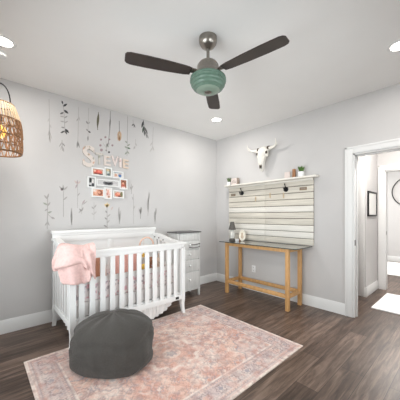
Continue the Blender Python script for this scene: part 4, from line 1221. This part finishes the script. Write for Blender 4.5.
decal('faint pale sprig decal under the lower left corner of the collage frame', [(G1, .5, [(94, 220), (94, 202)])],
      [(G2, 94, 209, 91.6, 206.6, 1.4), (G2, 94, 208, 96.4, 204.6, 1.3), (G1, 94, 214, 96.6, 211.4, 1.3), (G1, 94, 215, 91.6, 213, 1.2)])
decal('flower decal with pale yellow bloom and dark leaf dots below the collage frame', [(G2, .6, [(107.2, 229), (107, 206)])],
      [(YEL, 107, 207, 104.4, 203.6, 2), (YEL, 107, 207, 107.2, 202.4, 2.2), (YEL, 107, 207, 109.6, 203.8, 2), (TAN, 107, 208, 106.6, 204.6, 1.2), (G3, 107, 213, 105.4, 210.4, 1.3), (G2, 107.2, 217, 110.4, 214, 1.3), (G3, 107, 219.6, 104.6, 217.4, 1.3), (G2, 107.2, 223, 109.6, 220, 1.2), (G3, 107, 227, 103.6, 225, 1.6), (PNK, 111, 210, 113, 206.6, 1.4)])
decal('dark grass blade decal right of the yellow flower', [(G2, .5, [(119.4, 224), (119, 207)])], [(G2, 119.6, 222, 118.4, 208, 1.3), (G2, 120, 221, 120.8, 210, 1.1)])
decal('small faint stem decal right of the middle of the collage frame', [(G2, .5, [(131.6, 194), (131.4, 184)])], [(G2, 131.4, 190, 130, 186.4, 1.2), (G2, 131.6, 189, 133, 185.4, 1.2)])
decal('pale sprig decal between the collage frame and the tall grass blades', [(G1, .5, [(133.6, 224), (133.4, 194)])], [(G1, 133.4, 200, 132, 196.6, 1.3), (G1, 133.4, 209, 135, 205.6, 1.3)])
decal('small grey feather decal standing before the tall grass blades', [(G2, .5, [(140.4, 219), (141, 207)])], [(G2, 140.4, 214, 141.4, 207, 2), (G2, 140.4, 212, 138.8, 208.6, 1.2)])
decal('tall pale grass blade decal, second from the corner', [(G1, .5, [(148, 216), (148.6, 192)])], [(G2, 148, 212, 147.6, 198, 1.5), (G2, 148.4, 202, 149.8, 192, 1.4)])
decal('dark grey grass blade decal above the crib, nearest the corner', [(G2, .5, [(155, 224), (155.4, 208)])], [(G2, 155, 222, 154.4, 211, 1.6), (G2, 155.2, 216, 156.6, 208, 1.4)])

# ------------------------------------------------------------------ hall things
pf = thing('framed_print', 'black framed white print on the hall wall beyond the doorway', 'picture', (1.34, -2.25, 1.46))
fr = MB(); x0, x1, z0, z1, y0 = 1.10, 1.60, 1.258, 1.662, -2.272
for a, b_, c, d_ in ((x0, x0+.025, z0, z1), (x1-.025, x1, z0, z1), (x0+.025, x1-.025, z0, z0+.025), (x0+.025, x1-.025, z1-.025, z1)):
    fr.box(a, b_, y0, -2.251, c, d_, .002)
obj('frame', fr, M_black, pf)
obj('print', MB().box(x0+.024, x1-.024, -2.262, -2.252, z0+.024, z1-.024), M_print, pf)
ri = MB().tube([(5.085, -2.255+.405*math.cos(2*PI*k/72), 1.916+.405*math.sin(2*PI*k/72)) for k in range(72)], .012, 8, closed=True)
tag(obj('wall_ring', ri, M_black, loc=(5.1, -2.255, 1.916)), 'large thin black metal ring on the far wall seen through both doorways', 'wall decoration')
def flat_rug(label, x0, x1, y0, y1):
    mb = MB().box(x0, x1, y0, y1, .0005, .016, .006)
    tag(obj('white_rug', mb, M_fluff, loc=((x0+x1)/2, (y0+y1)/2, 0)), label, 'rug')
flat_rug('white rug on the hall floor just beyond the near doorway', .515, 1.45, -3.15, -2.438)
flat_rug('white rug in the far room seen through the second doorway', 3.05, 4.85, -3.6, -1.7)
